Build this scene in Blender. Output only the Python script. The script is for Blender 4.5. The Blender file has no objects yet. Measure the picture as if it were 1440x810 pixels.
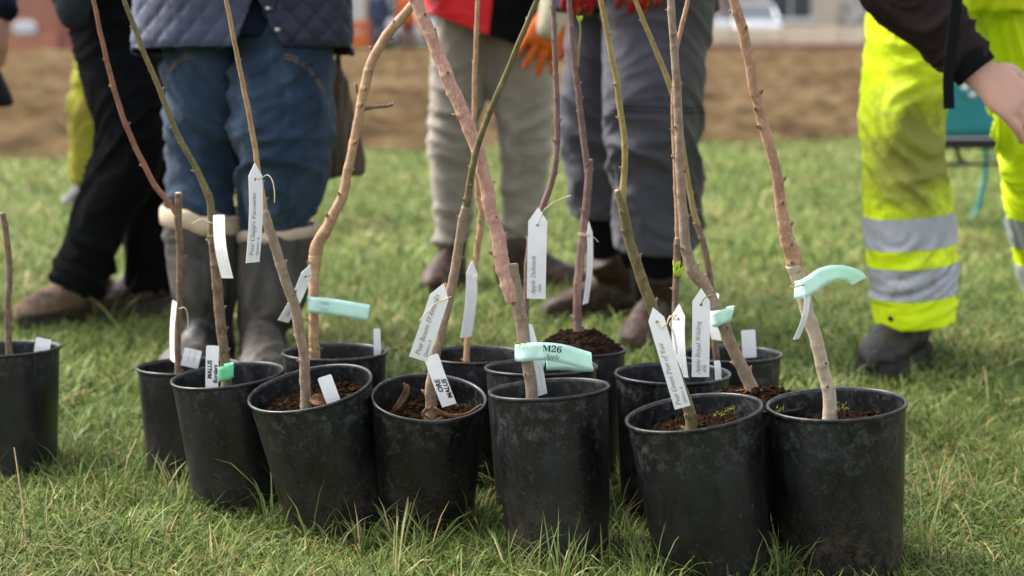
import bpy, bmesh, math, random
import numpy as np
from mathutils import Vector, Matrix, noise

random.seed(7)
rng = np.random.default_rng(7)
S = bpy.context.scene
COL = S.collection
R = math.radians

# ------------------------------------------------------------------ camera
CAM_H = 0.85
FPX = 2300.0                       # focal length in pixels of the 1440 wide photograph
PITCH = math.atan(375 / FPX)
cam_d = bpy.data.cameras.new('camera')
cam = bpy.data.objects.new('camera', cam_d)
COL.objects.link(cam)
cam.location = (0, 0, CAM_H)
cam.rotation_euler = (math.pi / 2 - PITCH, 0, 0)
cam_d.sensor_width = 36
cam_d.lens = FPX / 1440 * 36
cam_d.clip_start = 0.05
cam_d.clip_end = 2000
cam_d.dof.use_dof = True
cam_d.dof.focus_distance = 2.66
cam_d.dof.aperture_fstop = 2.8
cam_d.dof.aperture_blades = 9
S.camera = cam

# ------------------------------------------------------------------ sky, sun, exposure
SUN_EL, SUN_AZ = R(47), R(-62)     # azimuth from +Y towards +X
world = bpy.data.worlds.new('World')
S.world = world
world.use_nodes = True
wn, wl = world.node_tree.nodes, world.node_tree.links
sky = wn.new('ShaderNodeTexSky')
sky.sky_type = 'NISHITA'
sky.sun_disc = False
sky.sun_elevation = SUN_EL
sky.sun_rotation = SUN_AZ
sky.air_density = 1.0
sky.dust_density = 4.0
sky.ozone_density = 1.0
hs = wn.new('ShaderNodeHueSaturation')
hs.inputs['Saturation'].default_value = 0.35       # thin high cloud
wl.new(sky.outputs[0], hs.inputs['Color'])
wl.new(hs.outputs[0], wn['Background'].inputs['Color'])
wn['Background'].inputs['Strength'].default_value = 0.15
sun_d = bpy.data.lights.new('sun', 'SUN')
sun = bpy.data.objects.new('sun', sun_d)
COL.objects.link(sun)
sun_d.energy = 1.5
sun_d.angle = R(16)
sun_d.color = (1.0, 0.95, 0.87)
sv = Vector((math.sin(SUN_AZ) * math.cos(SUN_EL), math.cos(SUN_AZ) * math.cos(SUN_EL), math.sin(SUN_EL)))
sun.rotation_euler = sv.to_track_quat('Z', 'Y').to_euler()
sun.location = sv * 30
S.view_settings.view_transform = 'Standard'
S.view_settings.look = 'None'
S.view_settings.exposure = 1.8
S.view_settings.gamma = 1
S.view_settings.use_curve_mapping = False
S.render.engine = 'CYCLES'
S.cycles.max_bounces = 8
S.cycles.transparent_max_bounces = 8

# ------------------------------------------------------------------ measuring helpers
ST, CT = math.sin(PITCH), math.cos(PITCH)
def at(px, py, Y):
    """World point at distance Y that the photograph shows at (px, py)."""
    r, u = (px - 720) / FPX, (405 - py) / FPX
    t = Y / (CT + u * ST)
    return Vector((r * t, Y, CAM_H + (-ST + u * CT) * t))
def gnd(px, py, z=0.0):
    r, u = (px - 720) / FPX, (405 - py) / FPX
    t = (z - CAM_H) / (-ST + u * CT)
    return Vector((r * t, (CT + u * ST) * t, z))

# ------------------------------------------------------------------ object helpers
def link(name, me, mat=None, parent=None):
    o = bpy.data.objects.new(name, me)
    COL.objects.link(o)
    if mat is not None and me is not None:
        me.materials.clear(); me.materials.append(mat)
    if parent is not None:
        o.parent = parent
        o.matrix_parent_inverse = PW(parent).inverted()
    return o
def PW(o):
    m = o.matrix_basis.copy()
    return (PW(o.parent) @ o.matrix_parent_inverse @ m) if o.parent else m
def tag(o, label=None, cat=None, group=None, kind=None):
    if label: o['label'] = label
    if cat: o['category'] = cat
    if group: o['group'] = group
    if kind: o['kind'] = kind
    return o
def empty(name, loc=(0, 0, 0)):
    o = bpy.data.objects.new(name, None)
    o.empty_display_size = 0.05
    COL.objects.link(o); o.location = loc
    return o
def mesh(name, vs, fs, smooth=True):
    me = bpy.data.meshes.new(name)
    me.from_pydata([tuple(v) for v in vs], [], fs)
    if smooth:
        me.polygons.foreach_set('use_smooth', [True] * len(me.polygons))
    me.update()
    return me
def bm_mesh(name, bm, smooth=False):
    me = bpy.data.meshes.new(name)
    bmesh.ops.recalc_face_normals(bm, faces=bm.faces)
    bm.to_mesh(me); bm.free()
    if smooth:
        me.polygons.foreach_set('use_smooth', [True] * len(me.polygons))
    return me
def box_mesh(name, x0, x1, y0, y1, z0, z1, bev=0.0):
    bm = bmesh.new()
    bmesh.ops.create_cube(bm, size=1)
    for v in bm.verts:
        v.co = Vector(((x0 + x1) / 2 + v.co.x * (x1 - x0), (y0 + y1) / 2 + v.co.y * (y1 - y0), (z0 + z1) / 2 + v.co.z * (z1 - z0)))
    if bev: bmesh.ops.bevel(bm, geom=bm.edges[:], offset=bev, segments=2, affect='EDGES')
    return bm_mesh(name, bm)

def catmull(pts, sub):
    """pts: list of equal-length tuples; returns a denser list."""
    P = [np.array(p, float) for p in pts]
    if len(P) == 1: return P
    P = [2 * P[0] - P[1]] + P + [2 * P[-1] - P[-2]]
    out = []
    for i in range(1, len(P) - 2):
        for k in range(sub):
            t = k / sub
            a, b, c, d = P[i - 1], P[i], P[i + 1], P[i + 2]
            out.append(0.5 * (2 * b + (c - a) * t + (2 * a - 5 * b + 4 * c - d) * t * t + (3 * b - a - 3 * c + d) * t ** 3))
    out.append(P[-2])
    return out
def loft(rows, n=20, sub=5, ref=None, round_ends=True):
    """rows: (x, y, z, a[, b]); returns (verts, faces) of a closed tapered tube."""
    rows = [(r[0], r[1], r[2], r[3], r[4] if len(r) > 4 else r[3]) for r in rows]
    D = catmull(rows, sub)
    C = [Vector(d[:3]) for d in D]
    if ref is None:
        t = (C[-1] - C[0]).normalized()
        ref = Vector((1, 0, 0)) if abs(t.x) < 0.75 else Vector((0, 1, 0))
    rings = []
    def ring(c, t, a, b):
        s = (ref - t * ref.dot(t)).normalized(); q = t.cross(s)
        return [c + s * (math.cos(2 * math.pi * k / n) * a) + q * (math.sin(2 * math.pi * k / n) * b) for k in range(n)]
    T = []
    for i in range(len(C)):
        T.append((C[min(i + 1, len(C) - 1)] - C[max(i - 1, 0)]).normalized())
    if round_ends:
        for w in (0.15, 0.5, 0.8):
            h = math.sqrt(1 - w * w) * 0.85
            rings.append(ring(C[0] - T[0] * min(D[0][3], D[0][4]) * h, T[0], D[0][3] * w, D[0][4] * w))
    for c, t, d in zip(C, T, D):
        rings.append(ring(c, t, max(d[3], 1e-4), max(d[4], 1e-4)))
    if round_ends:
        for w in (0.8, 0.5, 0.15):
            h = math.sqrt(1 - w * w) * 0.85
            rings.append(ring(C[-1] + T[-1] * min(D[-1][3], D[-1][4]) * h, T[-1], D[-1][3] * w, D[-1][4] * w))
    vs = [v for r in rings for v in r]
    fs = []
    for i in range(len(rings) - 1):
        for k in range(n):
            k2 = (k + 1) % n
            fs.append((i * n + k, i * n + k2, (i + 1) * n + k2, (i + 1) * n + k))
    fs.append(tuple(range(n - 1, -1, -1)))
    fs.append(tuple(range((len(rings) - 1) * n, len(rings) * n)))
    return vs, fs
def merge(parts):
    vs, fs = [], []
    for v, f in parts:
        k = len(vs); vs += v; fs += [tuple(i + k for i in q) for q in f]
    return vs, fs
def lathe(prof, n=72, wob=None):
    vs, fs = [], []
    for r, z in prof:
        for k in range(n):
            t = 2 * math.pi * k / n
            rr_ = r * (1 + (wob(t, z) if wob else 0))
            vs.append((rr_ * math.cos(t), rr_ * math.sin(t), z))
    for i in range(len(prof) - 1):
        for k in range(n):
            fs.append((i * n + k, i * n + (k + 1) % n, (i + 1) * n + (k + 1) % n, (i + 1) * n + k))
    return vs, fs
def tube_obj(name, rows, mat, parent, n=8, sub=5):
    v, f = loft(rows, n=n, sub=sub)
    return link(name, mesh(name, v, f), mat, parent)
def remesh(parts, voxel, smooth=4):
    vs, fs = merge(parts)
    me = mesh('shape', vs, fs)
    o = bpy.data.objects.new('shape', me); COL.objects.link(o)
    m = o.modifiers.new('r', 'REMESH'); m.mode = 'VOXEL'; m.voxel_size = voxel; m.use_smooth_shade = True
    if smooth:
        m2 = o.modifiers.new('s', 'SMOOTH'); m2.factor = 0.5; m2.iterations = smooth
    dg = bpy.context.evaluated_depsgraph_get()
    out = bpy.data.meshes.new_from_object(o.evaluated_get(dg))
    bpy.data.objects.remove(o); bpy.data.meshes.remove(me)
    out.polygons.foreach_set('use_smooth', [True] * len(out.polygons))
    return out
def displace(me, fn):
    n = len(me.vertices)
    co = np.empty(n * 3); me.vertices.foreach_get('co', co); co = co.reshape(-1, 3)
    no = np.array([v.normal[:] for v in me.vertices])
    d = np.array([fn(Vector(c), Vector(q)) for c, q in zip(co, no)])
    me.vertices.foreach_set('co', (co + no * d[:, None]).ravel()); me.update()
    return me
def cut(me, planes, offset=0.0, name='panel'):
    """Copy of a mesh kept where every plane (point, normal) has it on its positive side, pushed out by offset."""
    bm = bmesh.new(); bm.from_mesh(me)
    if offset:
        bm.normal_update()
        ns = [v.normal.copy() for v in bm.verts]
        for v, q in zip(bm.verts, ns): v.co += q * offset
    for p, q in planes:
        bmesh.ops.bisect_plane(bm, geom=bm.verts[:] + bm.edges[:] + bm.faces[:], plane_co=p, plane_no=q, clear_inner=True)
    out = bpy.data.meshes.new(name); bm.to_mesh(out); bm.free()
    out.polygons.foreach_set('use_smooth', [True] * len(out.polygons))
    return out
def thicken(me, t):
    bm = bmesh.new(); bm.from_mesh(me)
    bmesh.ops.solidify(bm, geom=bm.faces[:], thickness=t)
    bm.to_mesh(me); bm.free()
    me.polygons.foreach_set('use_smooth', [True] * len(me.polygons))
    return me
def fbm(p, s, o=3):
    a, v = 1.0, 0.0
    p = Vector(p) * s
    for _ in range(o):
        v += a * noise.noise(p); p = p * 2.03 + Vector((3.1, 1.7, 9.2)); a *= 0.5
    return v

# ------------------------------------------------------------------ materials
def new_mat(name):
    m = bpy.data.materials.new(name); m.use_nodes = True
    nt = m.node_tree
    return m, nt.nodes, nt.links, nt.nodes['Principled BSDF']
def mat(name, c1, c2=None, scale=20.0, rough=0.7, bump=0.0, bscale=None, stretch=(1, 1, 1), spec=0.15, coords='Object',
        c3=None, scale3=4.0, lo=0.55, hi=0.7, sheen=0.0, metallic=0.0, rough2=None, stain=None, bdist=0.004):
    m, n, l, b = new_mat(name)
    b.inputs['Roughness'].default_value = rough
    b.inputs['Specular IOR Level'].default_value = spec
    b.inputs['Metallic'].default_value = metallic
    if sheen: b.inputs['Sheen Weight'].default_value = sheen
    tc = n.new('ShaderNodeTexCoord'); mp = n.new('ShaderNodeMapping')
    mp.inputs['Scale'].default_value = stretch
    l.new(tc.outputs[coords], mp.inputs['Vector'])
    if c2 is None: c2 = tuple(x * 0.8 for x in c1)
    nz = n.new('ShaderNodeTexNoise'); nz.inputs['Scale'].default_value = scale; nz.inputs['Detail'].default_value = 6
    nz.inputs['Roughness'].default_value = 0.6
    l.new(mp.outputs[0], nz.inputs['Vector'])
    cr = n.new('ShaderNodeValToRGB')
    cr.color_ramp.elements[0].position = 0.32; cr.color_ramp.elements[1].position = 0.68
    cr.color_ramp.elements[0].color = (*c2, 1); cr.color_ramp.elements[1].color = (*c1, 1)
    l.new(nz.outputs[0], cr.inputs[0])
    out = cr.outputs[0]
    if c3 is not None:
        n3 = n.new('ShaderNodeTexNoise'); n3.inputs['Scale'].default_value = scale3; n3.inputs['Detail'].default_value = 8
        n3.inputs['Roughness'].default_value = 0.7
        l.new(mp.outputs[0], n3.inputs['Vector'])
        r3 = n.new('ShaderNodeMapRange'); r3.inputs[1].default_value = lo; r3.inputs[2].default_value = hi
        l.new(n3.outputs[0], r3.inputs[0])
        mx = n.new('ShaderNodeMix'); mx.data_type = 'RGBA'
        l.new(r3.outputs[0], mx.inputs['Factor']); l.new(out, mx.inputs['A']); mx.inputs['B'].default_value = (*c3, 1)
        out = mx.outputs['Result']
        if rough2 is not None:
            mr = n.new('ShaderNodeMapRange'); mr.inputs[3].default_value = rough; mr.inputs[4].default_value = rough2
            l.new(r3.outputs[0], mr.inputs[0]); l.new(mr.outputs[0], b.inputs['Roughness'])
    if stain is not None:
        (sx, sy, sz), rad, sc = stain
        vm = n.new('ShaderNodeVectorMath'); vm.operation = 'DISTANCE'; vm.inputs[1].default_value = (sx, sy, sz)
        l.new(tc.outputs['Object'], vm.inputs[0])
        ns = n.new('ShaderNodeTexNoise'); ns.inputs['Scale'].default_value = 14; ns.inputs['Detail'].default_value = 8; ns.inputs['Roughness'].default_value = 0.75
        l.new(tc.outputs['Object'], ns.inputs['Vector'])
        ad = n.new('ShaderNodeMath'); ad.operation = 'MULTIPLY_ADD'; ad.inputs[1].default_value = rad * 1.6
        l.new(ns.outputs[0], ad.inputs[0]); l.new(vm.outputs['Value'], ad.inputs[2])
        rs = n.new('ShaderNodeMapRange'); rs.inputs[1].default_value = rad * 1.75; rs.inputs[2].default_value = rad * 1.15; rs.inputs[4].default_value = 0.85
        l.new(ad.outputs[0], rs.inputs[0])
        mx = n.new('ShaderNodeMix'); mx.data_type = 'RGBA'
        l.new(rs.outputs[0], mx.inputs['Factor']); l.new(out, mx.inputs['A']); mx.inputs['B'].default_value = (*sc, 1)
        out = mx.outputs['Result']
    l.new(out, b.inputs['Base Color'])
    if bump:
        nb = n.new('ShaderNodeTexNoise'); nb.inputs['Scale'].default_value = bscale or scale * 2; nb.inputs['Detail'].default_value = 5
        l.new(mp.outputs[0], nb.inputs['Vector'])
        bp = n.new('ShaderNodeBump'); bp.inputs['Strength'].default_value = bump; bp.inputs['Distance'].default_value = bdist
        l.new(nb.outputs[0], bp.inputs['Height']); l.new(bp.outputs[0], b.inputs['Normal'])
    return m

def grass_mat():
    m, n, l, b = new_mat('grass_blades')
    a = n.new('ShaderNodeAttribute'); a.attribute_name = 'tint'
    b.inputs['Roughness'].default_value = 0.5
    b.inputs['Specular IOR Level'].default_value = 0.14
    l.new(a.outputs['Color'], b.inputs['Base Color'])
    tr = n.new('ShaderNodeBsdfTranslucent'); l.new(a.outputs['Color'], tr.inputs['Color'])
    mx = n.new('ShaderNodeMixShader'); mx.inputs[0].default_value = 0.3
    out = n['Material Output']
    l.new(b.outputs[0], mx.inputs[1]); l.new(tr.outputs[0], mx.inputs[2]); l.new(mx.outputs[0], out.inputs['Surface'])
    return m

def pot_mat():
    m, n, l, b = new_mat('black_pot_plastic')
    tc = n.new('ShaderNodeTexCoord'); oi = n.new('ShaderNodeObjectInfo')
    add = n.new('ShaderNodeVectorMath'); add.operation = 'ADD'
    cmb = n.new('ShaderNodeCombineXYZ'); mul = n.new('ShaderNodeMath'); mul.operation = 'MULTIPLY'; mul.inputs[1].default_value = 37
    l.new(oi.outputs['Random'], mul.inputs[0])
    for k in range(3): l.new(mul.outputs[0], cmb.inputs[k])
    l.new(tc.outputs['Object'], add.inputs[0]); l.new(cmb.outputs[0], add.inputs[1])
    def nz(scale, det=6, rough=0.6, st=None):
        x = n.new('ShaderNodeTexNoise'); x.inputs['Scale'].default_value = scale; x.inputs['Detail'].default_value = det
        x.inputs['Roughness'].default_value = rough
        if st:
            mp = n.new('ShaderNodeMapping'); mp.inputs['Scale'].default_value = st
            l.new(add.outputs[0], mp.inputs[0]); l.new(mp.outputs[0], x.inputs['Vector'])
        else: l.new(add.outputs[0], x.inputs['Vector'])
        return x
    def rng_(src, a, c, d=0.0, e=1.0):
        x = n.new('ShaderNodeMapRange'); x.inputs[1].default_value = a; x.inputs[2].default_value = c
        x.inputs[3].default_value = d; x.inputs[4].default_value = e
        l.new(src, x.inputs[0]); return x.outputs[0]
    def mixc(fac, a, bcol):
        x = n.new('ShaderNodeMix'); x.data_type = 'RGBA'
        l.new(fac, x.inputs['Factor'])
        if hasattr(a, 'links'): l.new(a, x.inputs['A'])
        else: x.inputs['A'].default_value = (*a, 1)
        x.inputs['B'].default_value = (*bcol, 1)
        return x.outputs['Result']
    def mult(a, c):
        x = n.new('ShaderNodeMath'); x.operation = 'MULTIPLY'
        l.new(a, x.inputs[0])
        if hasattr(c, 'links'): l.new(c, x.inputs[1])
        else: x.inputs[1].default_value = c
        return x.outputs[0]
    # broad dust, streaked downwards
    dust = rng_(nz(9, 8, 0.7, (1, 1, 0.45)).outputs[0], 0.45, 0.75)
    col = mixc(mult(dust, 0.8), (0.0032, 0.0035, 0.0041), (0.024, 0.0255, 0.028))
    # fine scratches
    sc = n.new('ShaderNodeTexWave'); sc.wave_type = 'BANDS'; sc.bands_direction = 'DIAGONAL'
    sc.inputs['Scale'].default_value = 14; sc.inputs['Distortion'].default_value = 34; sc.inputs['Detail'].default_value = 4
    l.new(add.outputs[0], sc.inputs['Vector'])
    scr = mult(rng_(sc.outputs['Fac'], 0.955, 1.0), rng_(nz(16).outputs[0], 0.5, 0.62))
    col = mixc(mult(scr, 0.22), col, (0.10, 0.105, 0.11))
    # specks of dried mud: more of it low down on the pot
    sep = n.new('ShaderNodeSeparateXYZ'); l.new(tc.outputs['Object'], sep.inputs[0])
    low = rng_(sep.outputs['Z'], 0.14, 0.02)
    sp = nz(150, 3, 0.7).outputs[0]
    spk = mult(rng_(sp, 0.60, 0.70), rng_(nz(22, 5).outputs[0], 0.42, 0.65))
    col = mixc(mult(spk, 0.5), col, (0.13, 0.11, 0.085))
    mud = mult(mult(low, rng_(nz(32, 8, 0.75).outputs[0], 0.46, 0.68)), rng_(oi.outputs['Random'], 0.0, 1.0, 0.25, 0.95))
    col = mixc(mud, col, (0.085, 0.06, 0.04))
    # gritty splashes on the lower half
    low2 = rng_(sep.outputs['Z'], 0.19, 0.03)
    grit = mult(mult(low2, rng_(nz(240, 4, 0.8).outputs[0], 0.50, 0.66)), mult(rng_(nz(14, 6, 0.7).outputs[0], 0.36, 0.62), rng_(oi.outputs['Random'], 0.0, 1.0, 0.25, 0.85)))
    col = mixc(grit, col, (0.115, 0.085, 0.06))
    # chalky marks under the rim
    hi_ = rng_(sep.outputs['Z'], 0.17, 0.225)
    ch = mult(mult(hi_, rng_(nz(45, 8, 0.8).outputs[0], 0.50, 0.68)), 0.34)
    col = mixc(ch, col, (0.16, 0.17, 0.18))
    l.new(col, b.inputs['Base Color'])
    l.new(rng_(nz(12, 6).outputs[0], 0.3, 0.7, 0.27, 0.50), b.inputs['Roughness'])
    b.inputs['Specular IOR Level'].default_value = 0.4
    bp = n.new('ShaderNodeBump'); bp.inputs['Strength'].default_value = 0.12; bp.inputs['Distance'].default_value = 0.002
    l.new(nz(60, 5).outputs[0], bp.inputs['Height']); l.new(bp.outputs[0], b.inputs['Normal'])
    return m

M = {}
M['grass'] = grass_mat()
M['pot'] = pot_mat()
M['ground'] = mat('lawn_ground', (0.075, 0.075, 0.025), (0.04, 0.034, 0.015), 9, 0.95, 0.6, 60, c3=(0.11, 0.085, 0.045), scale3=2.2, spec=0.0)
M['field'] = mat('tilled_soil', (0.105, 0.070, 0.037), (0.050, 0.033, 0.017), 2.6, 0.97, 0.8, 12, c3=(0.125, 0.088, 0.050), scale3=0.35, lo=0.45, hi=0.62, spec=0.0)
M['soil'] = mat('potting_soil', (0.022, 0.013, 0.008), (0.008, 0.005, 0.004), 90, 0.95, 1.0, 160, c3=(0.09, 0.05, 0.028), scale3=60, lo=0.58, hi=0.66, spec=0.0)
M['crumb'] = mat('bark_crumbs', (0.033, 0.018, 0.010), (0.008, 0.005, 0.0035), 60, 0.9, 0.5, 200, spec=0.0)
M['dark_soil'] = mat('dark_heaped_compost', (0.03, 0.017, 0.011), (0.01, 0.0065, 0.005), 120, 0.95, 1.0, 220, spec=0.0)
M['root'] = mat('root_skin', (0.22, 0.095, 0.04), (0.10, 0.045, 0.02), 90, 0.7, 0.4, 200)
M['moss'] = mat('moss', (0.24, 0.23, 0.03), (0.10, 0.11, 0.015), 120, 0.9, 0.6, 200)
M['card'] = mat('label_card', (0.80, 0.80, 0.80), (0.74, 0.745, 0.75), 25, 0.55, 0.05, 300, c3=(0.62, 0.58, 0.5), scale3=18, lo=0.66, hi=0.85)
M['ink'] = mat('black_ink', (0.02, 0.02, 0.022), (0.015, 0.015, 0.015), 50, 0.6)
M['grey_ink'] = mat('printed_ink', (0.11, 0.11, 0.12), (0.09, 0.09, 0.09), 50, 0.6)
M['faint_ink'] = mat('faded_ink', (0.22, 0.40, 0.36), (0.2, 0.36, 0.33), 50, 0.6)
M['string'] = mat('jute_string', (0.72, 0.60, 0.40), (0.5, 0.4, 0.24), 400, 0.9, 0.8, 600)
M['mossy_string'] = mat('mossy_string', (0.34, 0.30, 0.08), (0.16, 0.15, 0.04), 200, 0.9, 0.8, 600)
def film(name, c):
    m = mat(name, c, tuple(x * .95 for x in c), 18, 0.4, 0.15, 60)
    n, l = m.node_tree.nodes, m.node_tree.links
    tr = n.new('ShaderNodeBsdfTranslucent'); tr.inputs['Color'].default_value = (*c, 1)
    mx = n.new('ShaderNodeMixShader'); mx.inputs[0].default_value = 0.35
    l.new(n['Principled BSDF'].outputs[0], mx.inputs[1]); l.new(tr.outputs[0], mx.inputs[2]); l.new(mx.outputs[0], n['Material Output'].inputs['Surface'])
    return m
M['ribbon'] = film('mint_tape', (0.66, 0.89, 0.81))
M['green_ribbon'] = film('green_tape', (0.24, 0.64, 0.41))
def bark(name, c1, c2, c3, s=1.0, lo=0.57):
    return mat(name, c1, c2, 70 * s, 0.6, 0.5, 300, stretch=(1, 1, 0.6), c3=c3, scale3=210, lo=lo, hi=lo + 0.14, spec=0.22, bdist=0.0016)
BK = {
    'brown':  bark('brown_bark', (0.205, 0.135, 0.085), (0.095, 0.06, 0.04), (0.34, 0.27, 0.20)),
    'redbrown': bark('red_brown_bark', (0.26, 0.12, 0.07), (0.155, 0.07, 0.042), (0.34, 0.22, 0.16)),
    'tan':    bark('tan_bark', (0.38, 0.245, 0.135), (0.22, 0.13, 0.07), (0.50, 0.38, 0.26)),
    'olive':  bark('olive_bark', (0.165, 0.135, 0.055), (0.085, 0.068, 0.03), (0.30, 0.25, 0.15)),
    'yellow': bark('yellow_green_bark', (0.31, 0.235, 0.085), (0.19, 0.14, 0.055), (0.40, 0.33, 0.2)),
    'pink':   bark('pink_bark', (0.42, 0.245, 0.18), (0.31, 0.15, 0.11), (0.48, 0.33, 0.26), 0.5, 0.5),
    'orange': bark('orange_bark', (0.38, 0.22, 0.13), (0.25, 0.135, 0.08), (0.48, 0.35, 0.24), 0.6, 0.53),
    'grey':   bark('grey_brown_bark', (0.29, 0.215, 0.15), (0.15, 0.108, 0.075), (0.43, 0.36, 0.28)),
    'pale':   bark('pale_grey_bark', (0.46, 0.38, 0.275), (0.31, 0.245, 0.17), (0.58, 0.50, 0.39), 0.8, 0.55),
    'purple': bark('purple_brown_bark', (0.19, 0.115, 0.095), (0.10, 0.06, 0.052), (0.3, 0.22, 0.19)),
}
M['cut_wood'] = mat('cut_wood', (0.55, 0.42, 0.27), (0.4, 0.3, 0.18), 80, 0.8)
M['bud'] = mat('bud_scales', (0.30, 0.19, 0.11), (0.15, 0.09, 0.055), 200, 0.7, 0.5, 400)
M['leaf_bud'] = mat('green_bud', (0.45, 0.58, 0.05), (0.3, 0.45, 0.04), 120, 0.6)
M['dead_leaf'] = mat('dead_leaf', (0.13, 0.07, 0.042), (0.06, 0.032, 0.02), 60, 0.8, 0.5, 120)
M['skin'] = mat('skin', (0.56, 0.32, 0.235), (0.48, 0.255, 0.185), 14, 0.5, 0.15, 160, c3=(0.56, 0.25, 0.19), scale3=8, lo=0.5, hi=0.8, spec=0.4)
M['hair'] = mat('brown_hair', (0.06, 0.035, 0.02), (0.03, 0.018, 0.01), 80, 0.6, 0.8, 120, stretch=(1, 1, 0.1))
M['jeans'] = mat('blue_denim', (0.029, 0.052, 0.088), (0.012, 0.025, 0.047), 7, 0.85, 0.35, 500, c3=(0.085, 0.135, 0.19), scale3=6, lo=0.52, hi=0.82, stretch=(1, 1, 0.4), sheen=0.1)
M['stitch'] = mat('tan_thread', (0.30, 0.2, 0.1), None, 60, 0.8)
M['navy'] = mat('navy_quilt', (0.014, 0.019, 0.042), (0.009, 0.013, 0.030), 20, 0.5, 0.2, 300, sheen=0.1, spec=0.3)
M['slate'] = mat('lit_navy_quilt', (0.046, 0.054, 0.098), (0.036, 0.043, 0.08), 20, 0.55, 0.2, 300, sheen=0.1, spec=0.3)  # lighter copy of the navy quilt, light on one front painted in
M['dark_navy'] = mat('dark_navy_wool', (0.010, 0.015, 0.032), (0.007, 0.01, 0.022), 40, 0.9, 0.4, 400)
M['black_cloth'] = mat('black_cotton', (0.0055, 0.006, 0.007), (0.004, 0.004, 0.005), 30, 0.9, 0.3, 400, spec=0.08)
M['green_coat'] = mat('dark_green_coat', (0.006, 0.048, 0.040), (0.005, 0.036, 0.030), 20, 0.65, 0.2, 300)
M['grey_fleece'] = mat('charcoal_fleece', (0.03, 0.034, 0.042), (0.022, 0.025, 0.03), 60, 0.95, 0.6, 300)
M['stone_trousers'] = mat('stone_grey_cotton', (0.30, 0.265, 0.228), (0.24, 0.21, 0.18), 10, 0.9, 0.3, 400, sheen=0.1)
M['slate_trousers'] = mat('slate_grey_nylon', (0.070, 0.068, 0.085), (0.052, 0.051, 0.064), 9, 0.75, 0.25, 400, sheen=0.1)
M['red'] = mat('red_shell', (0.70, 0.018, 0.022), (0.58, 0.012, 0.016), 8, 0.5, 0.15, 200, spec=0.3)
M['navy_coat'] = mat('navy_coat', (0.014, 0.024, 0.045), (0.010, 0.017, 0.033), 20, 0.7, 0.2, 300)
M['orange_glove'] = mat('orange_rubber', (0.80, 0.16, 0.015), (0.62, 0.11, 0.012), 50, 0.55, 0.7, 220, spec=0.4)
M['cream_knit'] = mat('cream_knit', (0.60, 0.55, 0.40), (0.5, 0.45, 0.32), 80, 0.9, 0.6, 300)
M['red_glove'] = mat('red_work_glove', (0.36, 0.012, 0.018), (0.26, 0.01, 0.014), 30, 0.6, 0.3, 200, c3=(0.42, 0.25, 0.03), scale3=16, lo=0.56, hi=0.62)
M['hivis'] = mat('fluorescent_yellow', (0.72, 0.90, 0.012), (0.66, 0.84, 0.01), 5, 0.6, 0.15, 250, c3=(0.25, 0.235, 0.055), scale3=3.6, lo=0.53, hi=0.72, stain=((0.965, 3.85, 0.535), 0.22, (0.16, 0.145, 0.045)), spec=0.25)
M['hivis_old'] = mat('worn_yellow', (0.27, 0.275, 0.02), (0.20, 0.195, 0.02), 5, 0.75, 0.15, 250, c3=(0.28, 0.21, 0.06), scale3=3, lo=0.5, hi=0.7)
M['band'] = mat('silver_reflective_tape', (0.40, 0.41, 0.45), (0.34, 0.35, 0.39), 8, 0.4, 0.1, 200, c3=(0.20, 0.15, 0.10), scale3=9, lo=0.56, hi=0.68, spec=0.4)
M['sleeve'] = mat('dark_brown_softshell', (0.022, 0.012, 0.0115), (0.014, 0.008, 0.008), 14, 0.75, 0.2, 300)
M['strap'] = mat('black_webbing', (0.006, 0.006, 0.007), (0.004, 0.004, 0.005), 300, 0.8, 0.7, 500)
M['welly'] = mat('worn_rubber', (0.036, 0.035, 0.035), (0.016, 0.0155, 0.0155), 7, 0.55, 0.3, 60, stretch=(1, 1, 0.35), c3=(0.11, 0.088, 0.068), scale3=9, lo=0.47, hi=0.70, rough2=0.85, spec=0.4)
M['lining'] = mat('cream_canvas', (0.52, 0.42, 0.30), (0.42, 0.32, 0.22), 20, 0.9, 0.3, 200)
M['brown_boot'] = mat('brown_leather', (0.048, 0.024, 0.016), (0.020, 0.011, 0.008), 12, 0.55, 0.8, 90, c3=(0.085, 0.058, 0.040), scale3=24, lo=0.50, hi=0.72, spec=0.2)
M['tan_boot'] = mat('muddy_suede', (0.30, 0.20, 0.135), (0.17, 0.11, 0.075), 14, 0.9, 0.4, 120, c3=(0.07, 0.06, 0.055), scale3=10, lo=0.52, hi=0.64)
M['black_boot'] = mat('black_leather', (0.026, 0.024, 0.023), (0.012, 0.011, 0.011), 12, 0.55, 0.8, 90, c3=(0.06, 0.05, 0.038), scale3=24, lo=0.52, hi=0.72, spec=0.25)
M['sole'] = mat('boot_sole', (0.035, 0.03, 0.026), (0.02, 0.018, 0.016), 30, 0.85, 0.4, 120, spec=0.3)
M['lace'] = mat('dark_laces', (0.03, 0.022, 0.016), None, 200, 0.9)
M['sack'] = mat('brown_tweed', (0.15, 0.11, 0.08), (0.05, 0.034, 0.024), 22, 0.95, 0.4, 200, stretch=(3.5, 1, 0.35))
M['dark_bag'] = mat('dark_green_nylon', (0.012, 0.018, 0.014), None, 20, 0.7, 0.2, 200)
M['teal'] = mat('teal_plastic', (0.035, 0.27, 0.32), (0.03, 0.24, 0.285), 12, 0.35, 0.05, 100, spec=0.45)
M['black_plastic'] = mat('black_plastic', (0.01, 0.01, 0.011), None, 20, 0.5, spec=0.4)
M['white_paint'] = mat('white_paint', (0.78, 0.78, 0.77), (0.7, 0.7, 0.69), 6, 0.6)
M['cream'] = mat('cream_render', (0.62, 0.52, 0.41), (0.54, 0.45, 0.35), 1.5, 0.9, 0.2, 30)
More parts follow.
